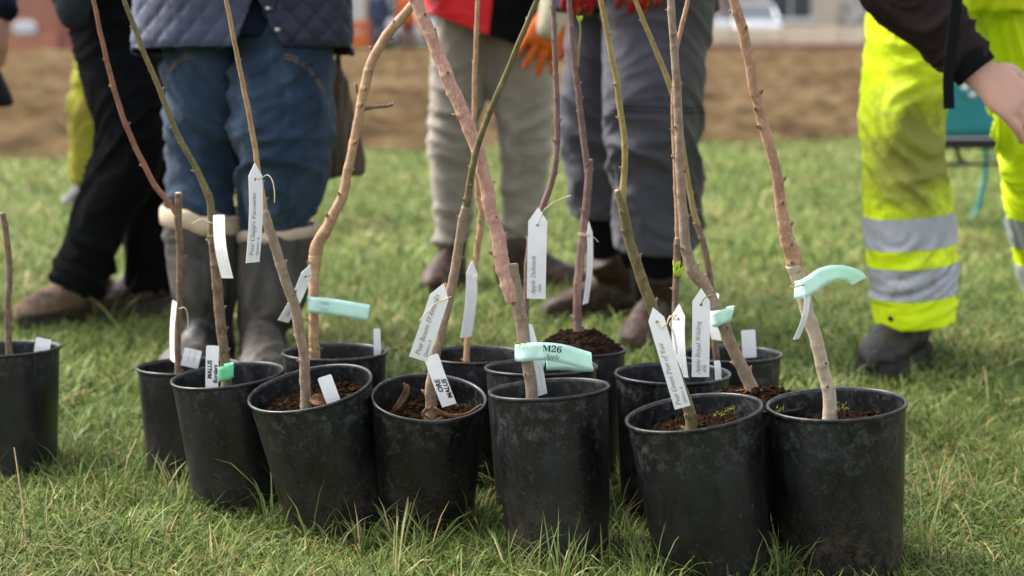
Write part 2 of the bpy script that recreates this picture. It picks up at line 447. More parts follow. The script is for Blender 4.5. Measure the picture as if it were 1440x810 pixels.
M['pale_render'] = mat('pale_render', (0.62, 0.60, 0.58), (0.54, 0.52, 0.50), 1.2, 0.9, 0.2, 30)
M['pink_render'] = mat('dusky_render', (0.42, 0.31, 0.27), (0.35, 0.255, 0.22), 1.2, 0.9, 0.2, 30)
M['roof_tile'] = mat('brown_roof_tile', (0.16, 0.09, 0.07), (0.1, 0.06, 0.05), 6, 0.85, 0.4, 30)
M['pane'] = mat('window_glass', (0.06, 0.07, 0.08), (0.04, 0.05, 0.06), 2, 0.08, spec=0.8)
M['car_white'] = mat('white_car_paint', (0.75, 0.76, 0.78), None, 3, 0.2, spec=0.5)
M['car_silver'] = mat('silver_car_paint', (0.42, 0.44, 0.47), None, 3, 0.25, metallic=0.4, spec=0.5)
M['tyre'] = mat('tyre_rubber', (0.02, 0.02, 0.02), None, 30, 0.85)
M['rim_alloy'] = mat('wheel_alloy', (0.5, 0.5, 0.52), None, 30, 0.35, metallic=0.7)
M['lamp_glass'] = mat('headlamp_glass', (0.7, 0.72, 0.75), None, 3, 0.1, spec=0.5)
M['rail'] = mat('cream_fence_paint', (0.66, 0.56, 0.42), (0.58, 0.48, 0.36), 8, 0.7)
M['orange_plastic'] = mat('orange_barrier_plastic', (0.66, 0.17, 0.05), (0.55, 0.14, 0.04), 8, 0.5)
M['twig'] = mat('bare_twigs', (0.16, 0.115, 0.08), (0.09, 0.065, 0.045), 20, 0.9)
M['metal_bud'] = mat('snap_metal', (0.5, 0.5, 0.48), None, 30, 0.35, metallic=0.8)
def brick_mat(name, a, b_, sc=1.0):
    m, n, l, b = new_mat(name)
    tc = n.new('ShaderNodeTexCoord'); mp = n.new('ShaderNodeMapping'); mp.inputs['Rotation'].default_value = (R(90), 0, 0)
    br = n.new('ShaderNodeTexBrick'); br.inputs['Scale'].default_value = 4.4 * sc
    br.inputs['Color1'].default_value = (*a, 1); br.inputs['Color2'].default_value = (*b_, 1); br.inputs['Mortar'].default_value = (0.36, 0.3, 0.25, 1)
    br.inputs['Mortar Size'].default_value = 0.012
    l.new(tc.outputs['Object'], mp.inputs[0]); l.new(mp.outputs[0], br.inputs['Vector'])
    l.new(br.outputs['Color'], b.inputs['Base Color']); b.inputs['Roughness'].default_value = 0.9
    return m
M['brick'] = brick_mat('red_brick', (0.40, 0.15, 0.09), (0.32, 0.115, 0.07))
M['orange_brick'] = brick_mat('orange_brick', (0.50, 0.19, 0.10), (0.43, 0.155, 0.085))
M['dark_brick'] = brick_mat('dark_red_brick', (0.30, 0.075, 0.06), (0.24, 0.06, 0.05))

# ================================================================== the setting
def ground_z(x, y):
    t = min(1.0, max(0.0, (4.1 - y) / .9)); t = t * t * (3 - 2 * t)     # the pots stand in a slight hollow
    return -0.024 * t + 0.012 * noise.noise(Vector((x * 1.1, y * 1.1, 4.2))) + 0.006 * noise.noise(Vector((x * 4, y * 4, 1.2)))
def build_ground():
    xs = list(np.linspace(-6, 6, 81)); ys = list(np.linspace(-1.5, 13, 97))
    xs = [-700, -200, -60, -20] + xs + [20, 60, 200, 700]
    ys = [-300, -60, -10, -3] + ys + [20, 45, 100, 300, 900]
    vs, fs = [], []
    for y in ys:
        for x in xs:
            z = ground_z(x, y) if (-6 <= x <= 6 and -1.5 <= y <= 13) else (ground_z(0, 0) if y < 0 else 0.0)
            vs.append((x, y, z))
    W = len(xs)
    for j in range(len(ys) - 1):
        for i in range(W - 1):
            fs.append((j * W + i, j * W + i + 1, (j + 1) * W + i + 1, (j + 1) * W + i))
    o = link('ground', mesh('ground', vs, fs), M['ground'])
    tag(o, 'rough lawn ground under the grass', 'ground', kind='structure')
build_ground()
def field_edge(x):
    return 11.0 + x * 0.30 + 0.22 * noise.noise(Vector((x * 0.9, 3.3, 0)))
def build_field():
    nx, ny, Y1 = 320, 270, 42.0
    vs, fs = [], []
    for j in range(ny + 1):
        v = j / ny
        for i in range(nx + 1):
            q = -1 + 2 * i / nx
            ym = 11 + (Y1 - 11) * v ** 1.5
            x = q * (ym * .55 + 3)
            y0 = field_edge(x)
            y = y0 + (Y1 - y0) * v ** 1.5
            e = max(0, min(1.0, (y - y0) / 0.35, (Y1 - y) / 0.8 + 0.02))
            cl = max(0, noise.noise(Vector((x * 3.0, y * 3.0, 2)))) ** .7
            z = 0.012 + e * (0.08 + 0.07 * fbm((x, y, 0), .9, 3) + 0.13 * cl + 0.06 * noise.noise(Vector((x * 7, y * 7, 6))))
            vs.append((x, y, z))
    W = nx + 1
    for j in range(ny):
        for i in range(nx):
            fs.append((j * W + i, j * W + i + 1, (j + 1) * W + i + 1, (j + 1) * W + i))
    o = link('field', mesh('field', vs, fs), M['field'])
    tag(o, 'bare tilled brown field beyond the grass', 'field', kind='structure')
build_field()

# ------------------------------------------------------------------ background buildings
def house(x0, x1, y0, depth, h, wall, label, wins, doors, roof='roof_tile', chim=True, group=None, name='house'):
    e = empty(name, ((x0 + x1) / 2, y0 + depth / 2, 0))
    tag(e, label, 'building', group)
    # front wall is built round its openings as strips
    ops = sorted([(a, a + w, z0, z1, 'w') for a, w, z0, z1 in wins] + [(a, a + w, 0.0, 2.05, 'd') for a, w in doors])
    bm = bmesh.new()
    def bx(a, b, c, d, z0, z1):
        r = bmesh.ops.create_cube(bm, size=1)
        for v in r['verts']:
            v.co = Vector(((a + b) / 2 + v.co.x * (b - a), (c + d) / 2 + v.co.y * (d - c), (z0 + z1) / 2 + v.co.z * (z1 - z0)))
    lev = sorted({0.0, h} | {q for o_ in ops for q in (o_[2], o_[3])})
    for za, zb in zip(lev[:-1], lev[1:]):
        x = x0
        for a, b, c, d, k in ops:
            if c <= za + 1e-6 and d >= zb - 1e-6:
                if a > x: bx(x, a, y0, y0 + 0.25, za, zb)
                x = b
        if x1 > x: bx(x, x1, y0, y0 + 0.25, za, zb)
    bx(x0, x0 + 0.25, y0 + 0.25, y0 + depth, 0, h); bx(x1 - 0.25, x1, y0 + 0.25, y0 + depth, 0, h); bx(x0, x1, y0 + depth, y0 + depth + .25, 0, h)
    link('wall', bm_mesh('wall', bm), M[wall], e)
    for a, b, c, d, k in ops:
        if k == 'w':
            f = bmesh.new()
            for q in ((a, a + .08, c, d), (b - .08, b, c, d), (a + .08, b - .08, d - .08, d), (a + .08, b - .08, c, c + .08), ((a + b) / 2 - .03, (a + b) / 2 + .03, c + .08, d - .08)):
                r = bmesh.ops.create_cube(f, size=1)
                for v in r['verts']:
                    v.co = Vector(((q[0] + q[1]) / 2 + v.co.x * (q[1] - q[0]), y0 + .12 + v.co.y * .07, (q[2] + q[3]) / 2 + v.co.z * (q[3] - q[2])))
            w = link('window', bm_mesh('window', f), M['white_paint'], e)
            link('pane', box_mesh('pane', a + .08, b - .08, y0 + .13, y0 + .145, c + .08, d - .08), M['pane'], w)
            link('sill', box_mesh('sill', a - .06, b + .06, y0 - .09, y0 - .003, c - .09, c - .003), M['white_paint'], w)
        else:
            dd = link('door', box_mesh('door', a, b, y0 + .1, y0 + .15, c, d), M['white_paint'], e)
            link('handle', box_mesh('handle', b - .15, b - .09, y0 + .06, y0 + .1, 1.0, 1.06), M['black_plastic'], dd)
    ym = y0 + depth / 2
    rv = [(x0 - .3, y0 - .4, h - .12), (x1 + .3, y0 - .4, h - .12), (x1 + .3, y0 + depth + .6, h - .12), (x0 - .3, y0 + depth + .6, h - .12), (x0 - .3, ym, h + depth * .38), (x1 + .3, ym, h + depth * .38)]
    rf = link('roof', mesh('roof', [(a, b, c + .13) for a, b, c in rv], [(0, 1, 5, 4), (2, 3, 4, 5), (0, 4, 3), (1, 2, 5), (0, 3, 2, 1)], False), M[roof], e)
    if chim:
        link('chimney', box_mesh('chimney', x0 + .8, x0 + 1.6, ym - .3, ym + .3, h + depth * .3, h + depth * .38 + 1.1, .02), M['brick'], rf)
    return e
bb = house(-23, -11.2, 46, 7, 4.2, 'brick', 'red brick building at the far left beyond the field', [(-21.5, 1.6, 1.9, 3.1), (-17.9, 1.6, 1.9, 3.1), (-14.2, 1.6, 1.9, 3.1)], [], chim=False, name='brick_building')
link('plinth', box_mesh('plinth', -23.0, -12.6, 45.9, 45.995, 0, 0.55), M['orange_brick'], bb)
link('buttress', box_mesh('buttress', -12.5, -11.9, 45.8, 45.995, 0, 1.0, .01), M['dark_brick'], bb)
# bulkhead lamp on the brick wall (unlit)
def lamp(p, label):
    e = empty('wall_sign', p); tag(e, label, 'sign')
    bm = bmesh.new(); bmesh.ops.create_uvsphere(bm, u_segments=24, v_segments=12, radius=1)
    for v in bm.verts: v.co = Vector((p[0] + math.copysign(abs(v.co.x) ** .7, v.co.x) * .33, p[1] + v.co.y * .05, p[2] + math.copysign(abs(v.co.z) ** .7, v.co.z) * .2))
    link('plate', bm_mesh('plate', bm, True), M['white_paint'], e)
    link('bracket', box_mesh('bracket', p[0] - .1, p[0] + .1, p[1] + .03, p[1] + .14, p[2] - .06, p[2] + .06), M['black_plastic'], e)
    link('stripe', box_mesh('stripe', p[0] - .22, p[0] + .22, p[1] - .06, p[1] - .046, p[2] - .03, p[2] + .03, .005), M['band'], e)
lp = at(35, 39, 45.86)
lamp(lp, 'white oval plate fixed to the red brick wall')
house(-11.0, -1.2, 62, 8, 5.2, 'pale_render', 'pale rendered house behind the bare tree trunk', [(-9.8, 1.5, .8, 2.1), (-5.2, 1.2, .8, 2.1), (-3.2, 1.5, .8, 2.1), (-9.8, 1.5, 3.3, 4.5), (-3.2, 1.5, 3.3, 4.5)], [(-7.2, 1.0)])
house(-0.8, 8.2, 64, 8, 5.2, 'pink_render', 'dusky pink house behind the parked white car', [(.6, 1.6, .9, 2.2), (5.6, 1.6, .9, 2.2), (.6, 1.6, 3.3, 4.5), (5.6, 1.6, 3.3, 4.5)], [(3.6, 1.0)])
house(8.8, 19, 66, 8, 5.2, 'cream', 'cream rendered house behind the brown hedge', [(10.2, 1.8, .9, 2.2), (15.2, 1.8, .9, 2.2), (10.2, 1.8, 3.3, 4.5), (15.2, 1.8, 3.3, 4.5)], [(13.1, 1.0)])
house(19.6, 31, 64, 8, 5.2, 'pink_render', 'dusky pink house at the far right edge', [(21, 1.8, .9, 2.2), (27, 1.8, .9, 2.2)], [(24.4, 1.0)])
house(-36, -23.6, 60, 8, 5.2, 'pink_render', 'dusky house left of the red brick building', [(-34, 1.8, .9, 2.2), (-28, 1.8, .9, 2.2)], [(-31, 1.0)])

# low wall and rail fence
lw = link('low_wall', box_mesh('low_wall', 4.6, 9.8, 45.0, 45.25, 0, .23, .01), M['dark_brick'])
tag(lw, 'low dark red brick wall along the far verge', 'wall')
link('coping', box_mesh('coping', 4.58, 9.82, 44.97, 45.28, .233, .27, .008), M['cream'], lw)
fe = empty('rail_fence', (7.2, 45.6, 0)); tag(fe, 'cream painted rail fence behind the low brick wall', 'fence')
for k in range(7):
    x = 4.8 + k * 0.8
    link('post', box_mesh('post', x - .05, x + .05, 45.55, 45.65, 0, .72, .01), M['rail'], fe)
for z in (.30, .45, .60):
    link('rail', box_mesh('rail', 4.7, 9.75, 45.5, 45.545, z, z + .10, .008), M['rail'], fe)

def car(name, cx, cy, rot, paint, label, cat='car'):
    e = empty(name, (cx, cy, 0)); tag(e, label, cat)
    T = Matrix.Translation((cx, cy, 0)) @ Matrix.Rotation(rot, 4, 'Z')
    def put(nm, me, m, par=e, sm=False):
        me.transform(T)
        return link(nm, me, m, par)
    # length along X: lofted cross sections (x, half width, z low, z high)
    prof = [(-2.1, .72, .35, .75), (-2.05, .8, .28, .9), (-1.3, .86, .22, .95), (0, .87, .2, .95), (1.1, .86, .22, .92), (1.75, .82, .26, .80), (2.08, .72, .34, .66)]
    vs, fs = [], []
    n = 16
    for x, hw, a, b in prof:
        for k in range(n):
            t = 2 * math.pi * k / n
            c_, s_ = math.cos(t), math.sin(t)
            vs.append((x, math.copysign(abs(c_) ** .35, c_) * hw, (a + b) / 2 + math.copysign(abs(s_) ** .45, s_) * (b - a) / 2))
    for i in range(len(prof) - 1):
        for k in range(n):
            fs.append((i * n + k, i * n + (k + 1) % n, (i + 1) * n + (k + 1) % n, (i + 1) * n + k))
    fs += [tuple(range(n)), tuple(range((len(prof) - 1) * n, len(prof) * n))]
    bd = put('body', mesh('body', vs, fs), paint)
    cab = [(-1.75, .70, .90), (-1.2, .62, 1.38), (-.2, .62, 1.46), (.45, .62, 1.38), (1.2, .72, .90)]
    vs = [(x, s * w, z) for x, w, z in cab for s in (-1, 1)]
    fs = [(2 * i, 2 * i + 1, 2 * i + 3, 2 * i + 2) for i in range(4)] + [(0, 2, 4, 6, 8), (1, 9, 7, 5, 3)]
    put('cabin', mesh('cabin', vs, fs, False), M['pane'])
    rv = [(-1.2, .62, 1.385), (-.2, .62, 1.465), (.45, .62, 1.385)]
    vs = [(x, s * (w + .015), z + d) for x, w, z in rv for s in (-1, 1) for d in (0, .03)]
    fs = []
    for i in range(2):
        o = i * 4
        fs += [(o, o + 4, o + 6, o + 2), (o + 1, o + 3, o + 7, o + 5), (o, o + 1, o + 5, o + 4), (o + 2, o + 6, o + 7, o + 3)]
    fs += [(0, 2, 3, 1), (8, 9, 11, 10)]
    put('roof', mesh('roof', vs, fs, False), paint)
    for s in (-1, 1):
        for nm, a, b in (('pillar', cab[0], cab[1]), ('pillar', cab[3], cab[4])):
            v, f = loft([(a[0], s * a[1], a[2], .035), (b[0], s * b[1], b[2], .035)], n=6, sub=1)
            put(nm, mesh(nm, v, f), paint)
        for x in (-1.3, 1.3):
            v, f = loft([(x, s * .70, .31, .31), (x, s * .88, .31, .31)], n=24, sub=1, ref=Vector((1, 0, 0)), round_ends=False)
            w = put('wheel', mesh('wheel', v, f), M['tyre'])
            v, f = loft([(x, s * .86, .31, .19), (x, s * .89, .31, .18)], n=20, sub=1, ref=Vector((1, 0, 0)), round_ends=False)
            put('rim', mesh('rim', v, f), M['rim_alloy'], w)
        v, f = loft([(1.97, s * .42, .66, .09, .07), (1.9, s * .68, .70, .08, .06)], n=10, sub=2)
        put('headlight', mesh('headlight', v, f), M['lamp_glass'])
    put('number_plate', box_mesh('number_plate', 2.09, 2.11, -.26, .26, .40, .51), M['white_paint'])
    return e
car('parked_car', 8.1, 56, -math.pi / 2, M['car_silver'], 'silver car parked nose on behind the rail fence')
car('parked_car', 5.0, 55, math.pi, M['car_white'], 'white car parked side on beyond the low brick wall')
car('parked_car', -2.6, 52, 0.1, M['car_white'], 'white car parked behind the two far people')

# bare tree, hedge, barrier
def bare_tree(name, base, h, r, label, seed, spread=1.0, lean=(0, 0)):
    rr = random.Random(seed)
    e = empty(name, base); tag(e, label, 'tree')
    b = Vector(base); top = b + Vector((lean[0], lean[1], h))
    pts = [(b.x, b.y, b.z - .05, r * 1.5), (b.x + .02, b.y, b.z + .25, r * 1.05), ((b + top).x / 2 + .06, b.y, b.z + h / 2, r * .85), (top.x, top.y, top.z, r * .45)]
    v, f = loft(pts, n=12, sub=5); link('trunk', mesh('trunk', v, f), BK['grey'], e)
    tw = []
    def grow(p, d, L, rad, lv):
        q = p + d * L
        tw.append(loft([(p.x, p.y, p.z, rad), (*((p + q) / 2 + Vector((rr.uniform(-.1, .1) * L, rr.uniform(-.1, .1) * L, 0))), rad * .8), (q.x, q.y, q.z, rad * .5)], n=5, sub=2))
        if lv:
            for _ in range(4):
                t = rr.uniform(.35, 1)
                nd = (d + Vector((rr.uniform(-1, 1), rr.uniform(-1, 1), rr.uniform(-.2, .9))) * .8).normalized()
                grow(p + (q - p) * t, nd, L * rr.uniform(.5, .75), rad * .5, lv - 1)
    for k in range(7):
        a = k * 2.4 + rr.uniform(-.4, .4); z = rr.uniform(.5, 1)
        p = b + (top - b) * z
        grow(p, Vector((math.cos(a) * spread, math.sin(a) * spread, .8)).normalized(), h * .32, r * .4, 3)
    v, f = merge(tw); link('crown', mesh('crown', v, f), M['twig'], e)
bare_tree('bare_tree', (-3.75, 41.8 + 1.4, 0), 6.5, .17, 'bare tree trunk standing at the far edge of the field', 3)
def hedge(name, x0, x1, y, h, label, seed, mt='twig', dens=900):
    rr = random.Random(seed)
    e = empty(name, ((x0 + x1) / 2, y, 0)); tag(e, label, 'hedge')
    st, tw = [], []
    for k in range(int((x1 - x0) * 4)):
        x = rr.uniform(x0, x1); yy = y + rr.uniform(-.3, .3)
        st.append(loft([(x, yy, -.05, .03), (x + rr.uniform(-.2, .2), yy, h * .5, .02), (x + rr.uniform(-.3, .3), yy, h * .95, .008)], n=5, sub=2))
    vs, fs = [], []
    for k in range(int(dens * (x1 - x0))):
        x = rr.uniform(x0 - .1, x1 + .1); yy = y + rr.uniform(-.5, .5); z = h * rr.random() ** .8 * (0.85 + .2 * noise.noise(Vector((x * 2, yy, 1)))) + .05
        a, bb_, L = rr.uniform(0, 6.28), rr.uniform(-.3, 1.2), rr.uniform(.06, .16)
        d = Vector((math.cos(a) * math.cos(bb_), math.sin(a) * math.cos(bb_), math.sin(bb_))) * L
        s = d.cross(Vector((rr.uniform(-1, 1), rr.uniform(-1, 1), rr.uniform(-1, 1)))).normalized() * .022
        p = Vector((x, yy, z)); i = len(vs)
        vs += [p, p + d * .5 + s, p + d, p + d * .5 - s]; fs.append((i, i + 1, i + 2, i + 3))
    v, f = merge(st); link('stems', mesh('stems', v, f), M['twig'], e)
    link('foliage', mesh('foliage', vs, fs, False), M[mt], e)
M['dry_leaf'] = mat('dry_beech_leaf', (0.17, 0.115, 0.075), (0.10, 0.07, 0.045), 3, 0.8)
hedge('hedge', 9.3, 13.0, 46.5, 1.9, 'brown winter hedge beside the cream rail fence', 5, 'dry_leaf')
def barrier(p, label):
    e = empty('barrier', p); tag(e, label, 'barrier')
    x, y, _ = p
    link('panel', box_mesh('panel', x - .45, x + .45, y - .03, y + .03, .18, .55, .02), M['orange_plastic'], e)
    link('panel', box_mesh('panel', x - .45, x + .45, y - .03, y + .03, .62, .85, .02), M['orange_plastic'], e)
    for s in (-1, 1):
        link('post', box_mesh('post', x + s * .42 - .03, x + s * .42 + .03, y + .031, y + .07, 0.03, .95, .008), M['orange_plastic'], e)
        link('foot', box_mesh('foot', x + s * .42 - .05, x + s * .42 + .05, y - .25, y + .3, 0, .03, .008), M['black_plastic'], e)
barrier((-4.1, 43.0, 0), 'orange plastic barrier beside the bare tree trunk')

# ================================================================== people
def folds(amp, seed=0, fx=7, fz=13, zones=(), fine=0.25):
    off = Vector((seed * 7.3, seed * 3.1, seed * 5.7))
    def fn(p, q):
        a = amp * 0.5
        for z0, w, k in zones:
            a += amp * k * math.exp(-((p.z - z0) / w) ** 2)
        wx = noise.noise(p * 3.1 + off) * 0.10
        sl = noise.noise(p * 2.3 + off * 3) * 0.9
        u = Vector((p.x * fx * .55 + wx * 5, p.y * fx * .55, (p.z + wx * .5 + p.x * sl) * fz * .7)) + off
        n1 = noise.noise(u)
        n2 = noise.noise(u * 1.9 + off * 2)
        c1 = max(0.0, 1 - abs(n1) * 3.0) ** 1.6
        c2 = max(0.0, 1 - abs(n2) * 3.2) ** 1.6
        n4 = noise.noise(u * 3.7 - off)
        c3 = max(0.0, 1 - abs(n4) * 3.6) ** 2
        n3 = noise.noise(p * 30 + off)
        return a * (c1 * .85 + c2 * .45 + c3 * .17 - .42 + n1 * .5 + fine * .35 * n3)
    return fn
def rows(ps, rs):
    out = []
    for p, r in zip(ps, rs):
        out.append((p[0], p[1], p[2]) + (tuple(r) if isinstance(r, (tuple, list)) else (r, r)))
    return out
def hand_parts(wrist, d, palm_n, side, size=1.0, curl=0.5, thick=1.0, spread=0.12):
    """wrist point, direction of the fingers, normal of the back of the hand, side the thumb is on (+1/-1)."""
    d = d.normalized(); n_ = (palm_n - d * palm_n.dot(d)).normalized(); s = d.cross(n_) * side
    L = 0.185 * size
    parts = []
    pl = [(wrist - d * .03, .028, .021), (wrist + d * L * .12, .030, .019), (wrist + d * L * .32, .040, .017), (wrist + d * L * .5, .041, .014)]
    parts.append(loft([(*p, a * thick * size, b * thick * size) for p, a, b in pl], n=16, sub=4, ref=s))
    lens = (.40, .45, .42, .33)
    for k in range(4):
        o = (1.5 - k) / 1.5
        p = wrist + d * L * (.5 - .03 * abs(o)) + s * (o * .031 * size * thick)
        dd = (d + s * o * spread).normalized()
        r = (.0092, .0095, .0092, .008)[k] * size * thick
        ch = [p - dd * .02 * size]; ang = 0.0; cur = p
        ch.append(p)
        for m_, seg in enumerate((.45, .32, .23)):
            ang += curl * (0.55, 0.85, 0.6)[m_]
            v = dd * math.cos(ang) - n_ * math.sin(ang)
            cur = cur + v * (lens[k] * L * seg)
            ch.append(cur)
        parts.append(loft(rows(ch, [r * 1.1, r * 1.08, r, r * .93, r * .8]), n=10, sub=4, ref=s))
    b = wrist + d * L * .14 + s * .022 * size
    t1 = b + (d * .55 + s * .75 - n_ * .25).normalized() * .042 * size
    t2 = t1 + (d * .9 + s * .3 - n_ * .35 * (1 + curl)).normalized() * .034 * size
    t3 = t2 + (d * 1 - n_ * .4 * (1 + curl)).normalized() * .026 * size
    parts.append(loft(rows([b - s * .012, b, t1, t2, t3], [.013 * size * thick, .0145 * size * thick, .0125 * size * thick, .0105 * size * thick, .009 * size * thick]), n=10, sub=4))
    return parts
def boot(person, ankle, heading, top, mt, label=None, scale=1.0, shaft_r=.052, laces=True, tall=False, sole_mat='sole'):
    h = Vector((heading[0], heading[1], 0)).normalized(); s = Vector((-h.y, h.x, 0))
    b = Vector((ankle[0], ankle[1], 0))
    st = [(-.085, .022, .05), (-.07, .034, .085), (-.02, .038, .112), (.05, .041, .112), (.10, .047, .090), (.15, .050, .072), (.185, .045, .060), (.208, .034, .046), (.218, .015, .03)]
    if not tall: st = [(t, w * 1.02, hh * (1.08 if t > .08 else 1.05)) for t, w, hh in st]
    rw = []
    for t, w, hh in st:
        p = b + h * (t * scale) + Vector((0, 0, .02 + hh * scale / 2))
        rw.append((*p, w * scale, hh * scale / 2))
    foot = loft(rw, n=20, sub=3, ref=s)
    a2 = Vector(top)
    sh = [(*(b - h * .02 * scale + Vector((0, 0, .05))), .044 * scale, .05 * scale), (*(b - h * .018 * scale + Vector((0, 0, .12))), .044 * scale, .052 * scale)]
    if tall:
        sh = [(q[0], q[1], q[2], .060, .064) for q in sh]
        m_ = (b + a2) / 2; m_.z = a2.z * .55
        sh += [(*m_, shaft_r * .92), (*(m_ * .4 + a2 * .6), shaft_r), (*a2, shaft_r * 1.04)]
    else:
        sh += [(a2.x, a2.y, a2.z, shaft_r, shaft_r * 1.1)]
    shaft = loft(sh, n=24, sub=5, ref=s, round_ends=False)
    me = remesh([foot, shaft], 0.006, 5)
    sd = int(abs(ankle[0] * 91)) % 17
    displace(me, folds(.011 if tall else .004, sd, 9, 14, [(.13, .06, .6)]))
    o = link('boot', me, M[mt], person)
    if label: o['label'] = label
    # sole: outline of the foot, extruded
    out = []
    for t, w, _ in st: out.append((t * scale - (0.004 if t < 0 else 0), (w + .004) * scale))
    ol = [b + h * t + s * w for t, w in out] + [b + h * t - s * w for t, w in reversed(out)]
    n = len(ol)
    vs = [Vector((p.x, p.y, -.004)) for p in ol] + [Vector((p.x, p.y, .044)) for p in ol]
    fs = [tuple(range(n - 1, -1, -1)), tuple(range(n, 2 * n))] + [(i, (i + 1) % n, n + (i + 1) % n, n + i) for i in range(n)]
    link('sole', mesh('sole', vs, fs, False), M[sole_mat], o)
    if laces:
        for k in range(4):
            t = (.025 + .024 * k) * scale; z = (.150 - .017 * k) * scale
            c = b + h * t
            p1, p2, p3 = c + s * .026 * scale, c + h * .004, c - s * .026 * scale
            lv, lf = loft([(p1.x, p1.y, z - .014, .0028), (p2.x, p2.y, z + .002, .003), (p3.x, p3.y, z - .014, .0028)], n=6, sub=4)
            link('lace', mesh('lace', lv, lf), M['lace'], o)
    return o
def head_parts(c, facing, s=1.0):
    f = Vector((math.sin(facing), -math.cos(facing), 0)); r = Vector((f.y, -f.x, 0)) * -1
    P = []
    P.append(loft([(*(c + Vector((0, 0, -.105)) + f * .03), .045, .05), (*(c + Vector((0, 0, -.06)) + f * .012), .066, .082), (*(c + Vector((0, 0, 0.0))), .075, .096), (*(c + Vector((0, 0, .06)) - f * .005), .074, .094), (*(c + Vector((0, 0, .105)) - f * .008), .045, .06)], n=20, sub=4, ref=r))
    P.append(loft(rows([c + f * .09 + Vector((0, 0, .015)), c + f * .108 + Vector((0, 0, -.022)), c + f * .095 + Vector((0, 0, -.036))], [.010, .014, .012]), n=8, sub=3, ref=r))
    for q in (-1, 1):
        P.append(loft(rows([c + r * q * .072 + Vector((0, 0, .025)), c + r * q * .082 + Vector((0, 0, 0)), c + r * q * .074 + Vector((0, 0, -.03))], [(.008, .018), (.009, .019), (.007, .012)]), n=8, sub=3, ref=r))
    P.append(loft(rows([c + f * .088 + Vector((0, 0, -.058)) - r * .022, c + f * .096 + Vector((0, 0, -.06)), c + f * .088 + Vector((0, 0, -.058)) + r * .022], [.006, .009, .006]), n=8, sub=3))
    return P, f, r
def person(label, hips, knees, ankles, facing, headings, tr_mat, tr_rad, jk_mat, boots_mat, torso_top=None, arms=None, hem_z=.86,
           jacket_r=(.20, .15), zones=((.5, .12, .7), (.15, .12, .8)), amp=.016, hem_up=(.085, .085), shaft_r=.052, seed=1, voxel=.017,
           build_trousers=True, feet=None, group=None, skin_voxel_hand=None, trouser_ext=None, hand_args=None, tr_voxel=.0085, boot_scale=1.0):
    """facing: heading of the chest (0 = towards the camera). Joints are world points (two of each)."""
    hips = [Vector(p) for p in hips]; knees = [Vector(p) for p in knees]; ankles = [Vector(p) for p in ankles]
    pel = (hips[0] + hips[1]) / 2 + Vector((0, 0, .07))
    up = torso_top if torso_top is not None else pel + Vector((0, 0, .50))
    up = Vector(up)
    f = Vector((math.sin(facing), -math.cos(facing), 0)); lat = Vector((math.cos(facing), math.sin(facing), 0))
    tdir = (up - pel).normalized()
    sh = [up - lat * .185 - tdir * .04, up + lat * .185 - tdir * .04]
    neck = up + tdir * .08; head = neck + tdir * .15
    if arms is None:
        arms = [[sh[i], sh[i] + lat * (.06 * (-1, 1)[i]) + Vector((0, 0, -.28)) - f * .02, sh[i] + lat * (.05 * (-1, 1)[i]) + Vector((0, 0, -.53)) + f * .05] for i in (0, 1)]
    feet = feet or [Vector((a.x, a.y, 0)) for a in ankles]
    # ---- body: one continuous skin
    B = []
    for i in (0, 1):
        ba = Vector((feet[i].x * .8 + ankles[i].x * .2, feet[i].y * .8 + ankles[i].y * .2, .16))
        B.append(loft(rows([hips[i], (hips[i] + knees[i]) / 2, knees[i], (knees[i] + ba) / 2, ba, feet[i] + Vector((0, 0, .06))],
                           [.078, .07, .05, .036, .022, .018]), n=12, sub=3))
        hd = Vector((headings[i][0], headings[i][1], 0)).normalized()
        B.append(loft(rows([feet[i] - hd * .05 + Vector((0, 0, .055)), feet[i] + hd * .06 + Vector((0, 0, .055)), feet[i] + hd * .13 + Vector((0, 0, .05))], [.018, .022, .018]), n=10, sub=3))
        a = arms[i]
        B.append(loft(rows([sh[i]] + a[1:], [.05, .04, .028]), n=10, sub=4))
        ha = (hand_args or {}).get(i)
        if ha is None:
            d = (a[2] - a[1]).normalized(); B += hand_parts(a[2], d, lat * (1 if i else -1), 1 if i == 0 else -1, 1.0, .35)
        elif ha != 'none':
            B += hand_parts(a[2], *ha)
    B.append(loft(rows([pel - tdir * .06, pel + (up - pel) * .3, pel + (up - pel) * .7, up - tdir * .02, neck], [(.14, .10), (.125, .09), (.15, .105), (.13, .085), (.05, .05)]), n=20, sub=4, ref=lat))
    B.append(loft(rows([up, neck, head - tdir * .08], [.056, .05, .05]), n=12, sub=3, ref=lat))
    hp, hf, hr = head_parts(head, facing)
    B += hp
    me = remesh(B, voxel, 2)
    P = link('person', me, M['skin'])
    tag(P, label, 'person', group)
    # eyes and hair
    for q in (-1, 1):
        bm = bmesh.new(); bmesh.ops.create_uvsphere(bm, u_segments=12, v_segments=8, radius=.012)
        c = head + hf * .088 + hr * q * .031 + Vector((0, 0, .018))
        for v in bm.verts: v.co += c
        link('eye', bm_mesh('eye', bm, True), M['white_paint'], P)
    hv = loft([(*(head + Vector((0, 0, .02)) - hf * .03), .078, .082), (*(head + Vector((0, 0, .07)) - hf * .012), .083, .098), (*(head + Vector((0, 0, .115)) - hf * .01), .055, .07)], n=24, sub=5, ref=hr)
    link('hair', displace(mesh('hair', *hv), lambda p, q: .006 * noise.noise(p * 60)), M['hair'], P)
    out = {'P': P, 'pel': pel, 'up': up, 'lat': lat, 'f': f, 'arms': arms}
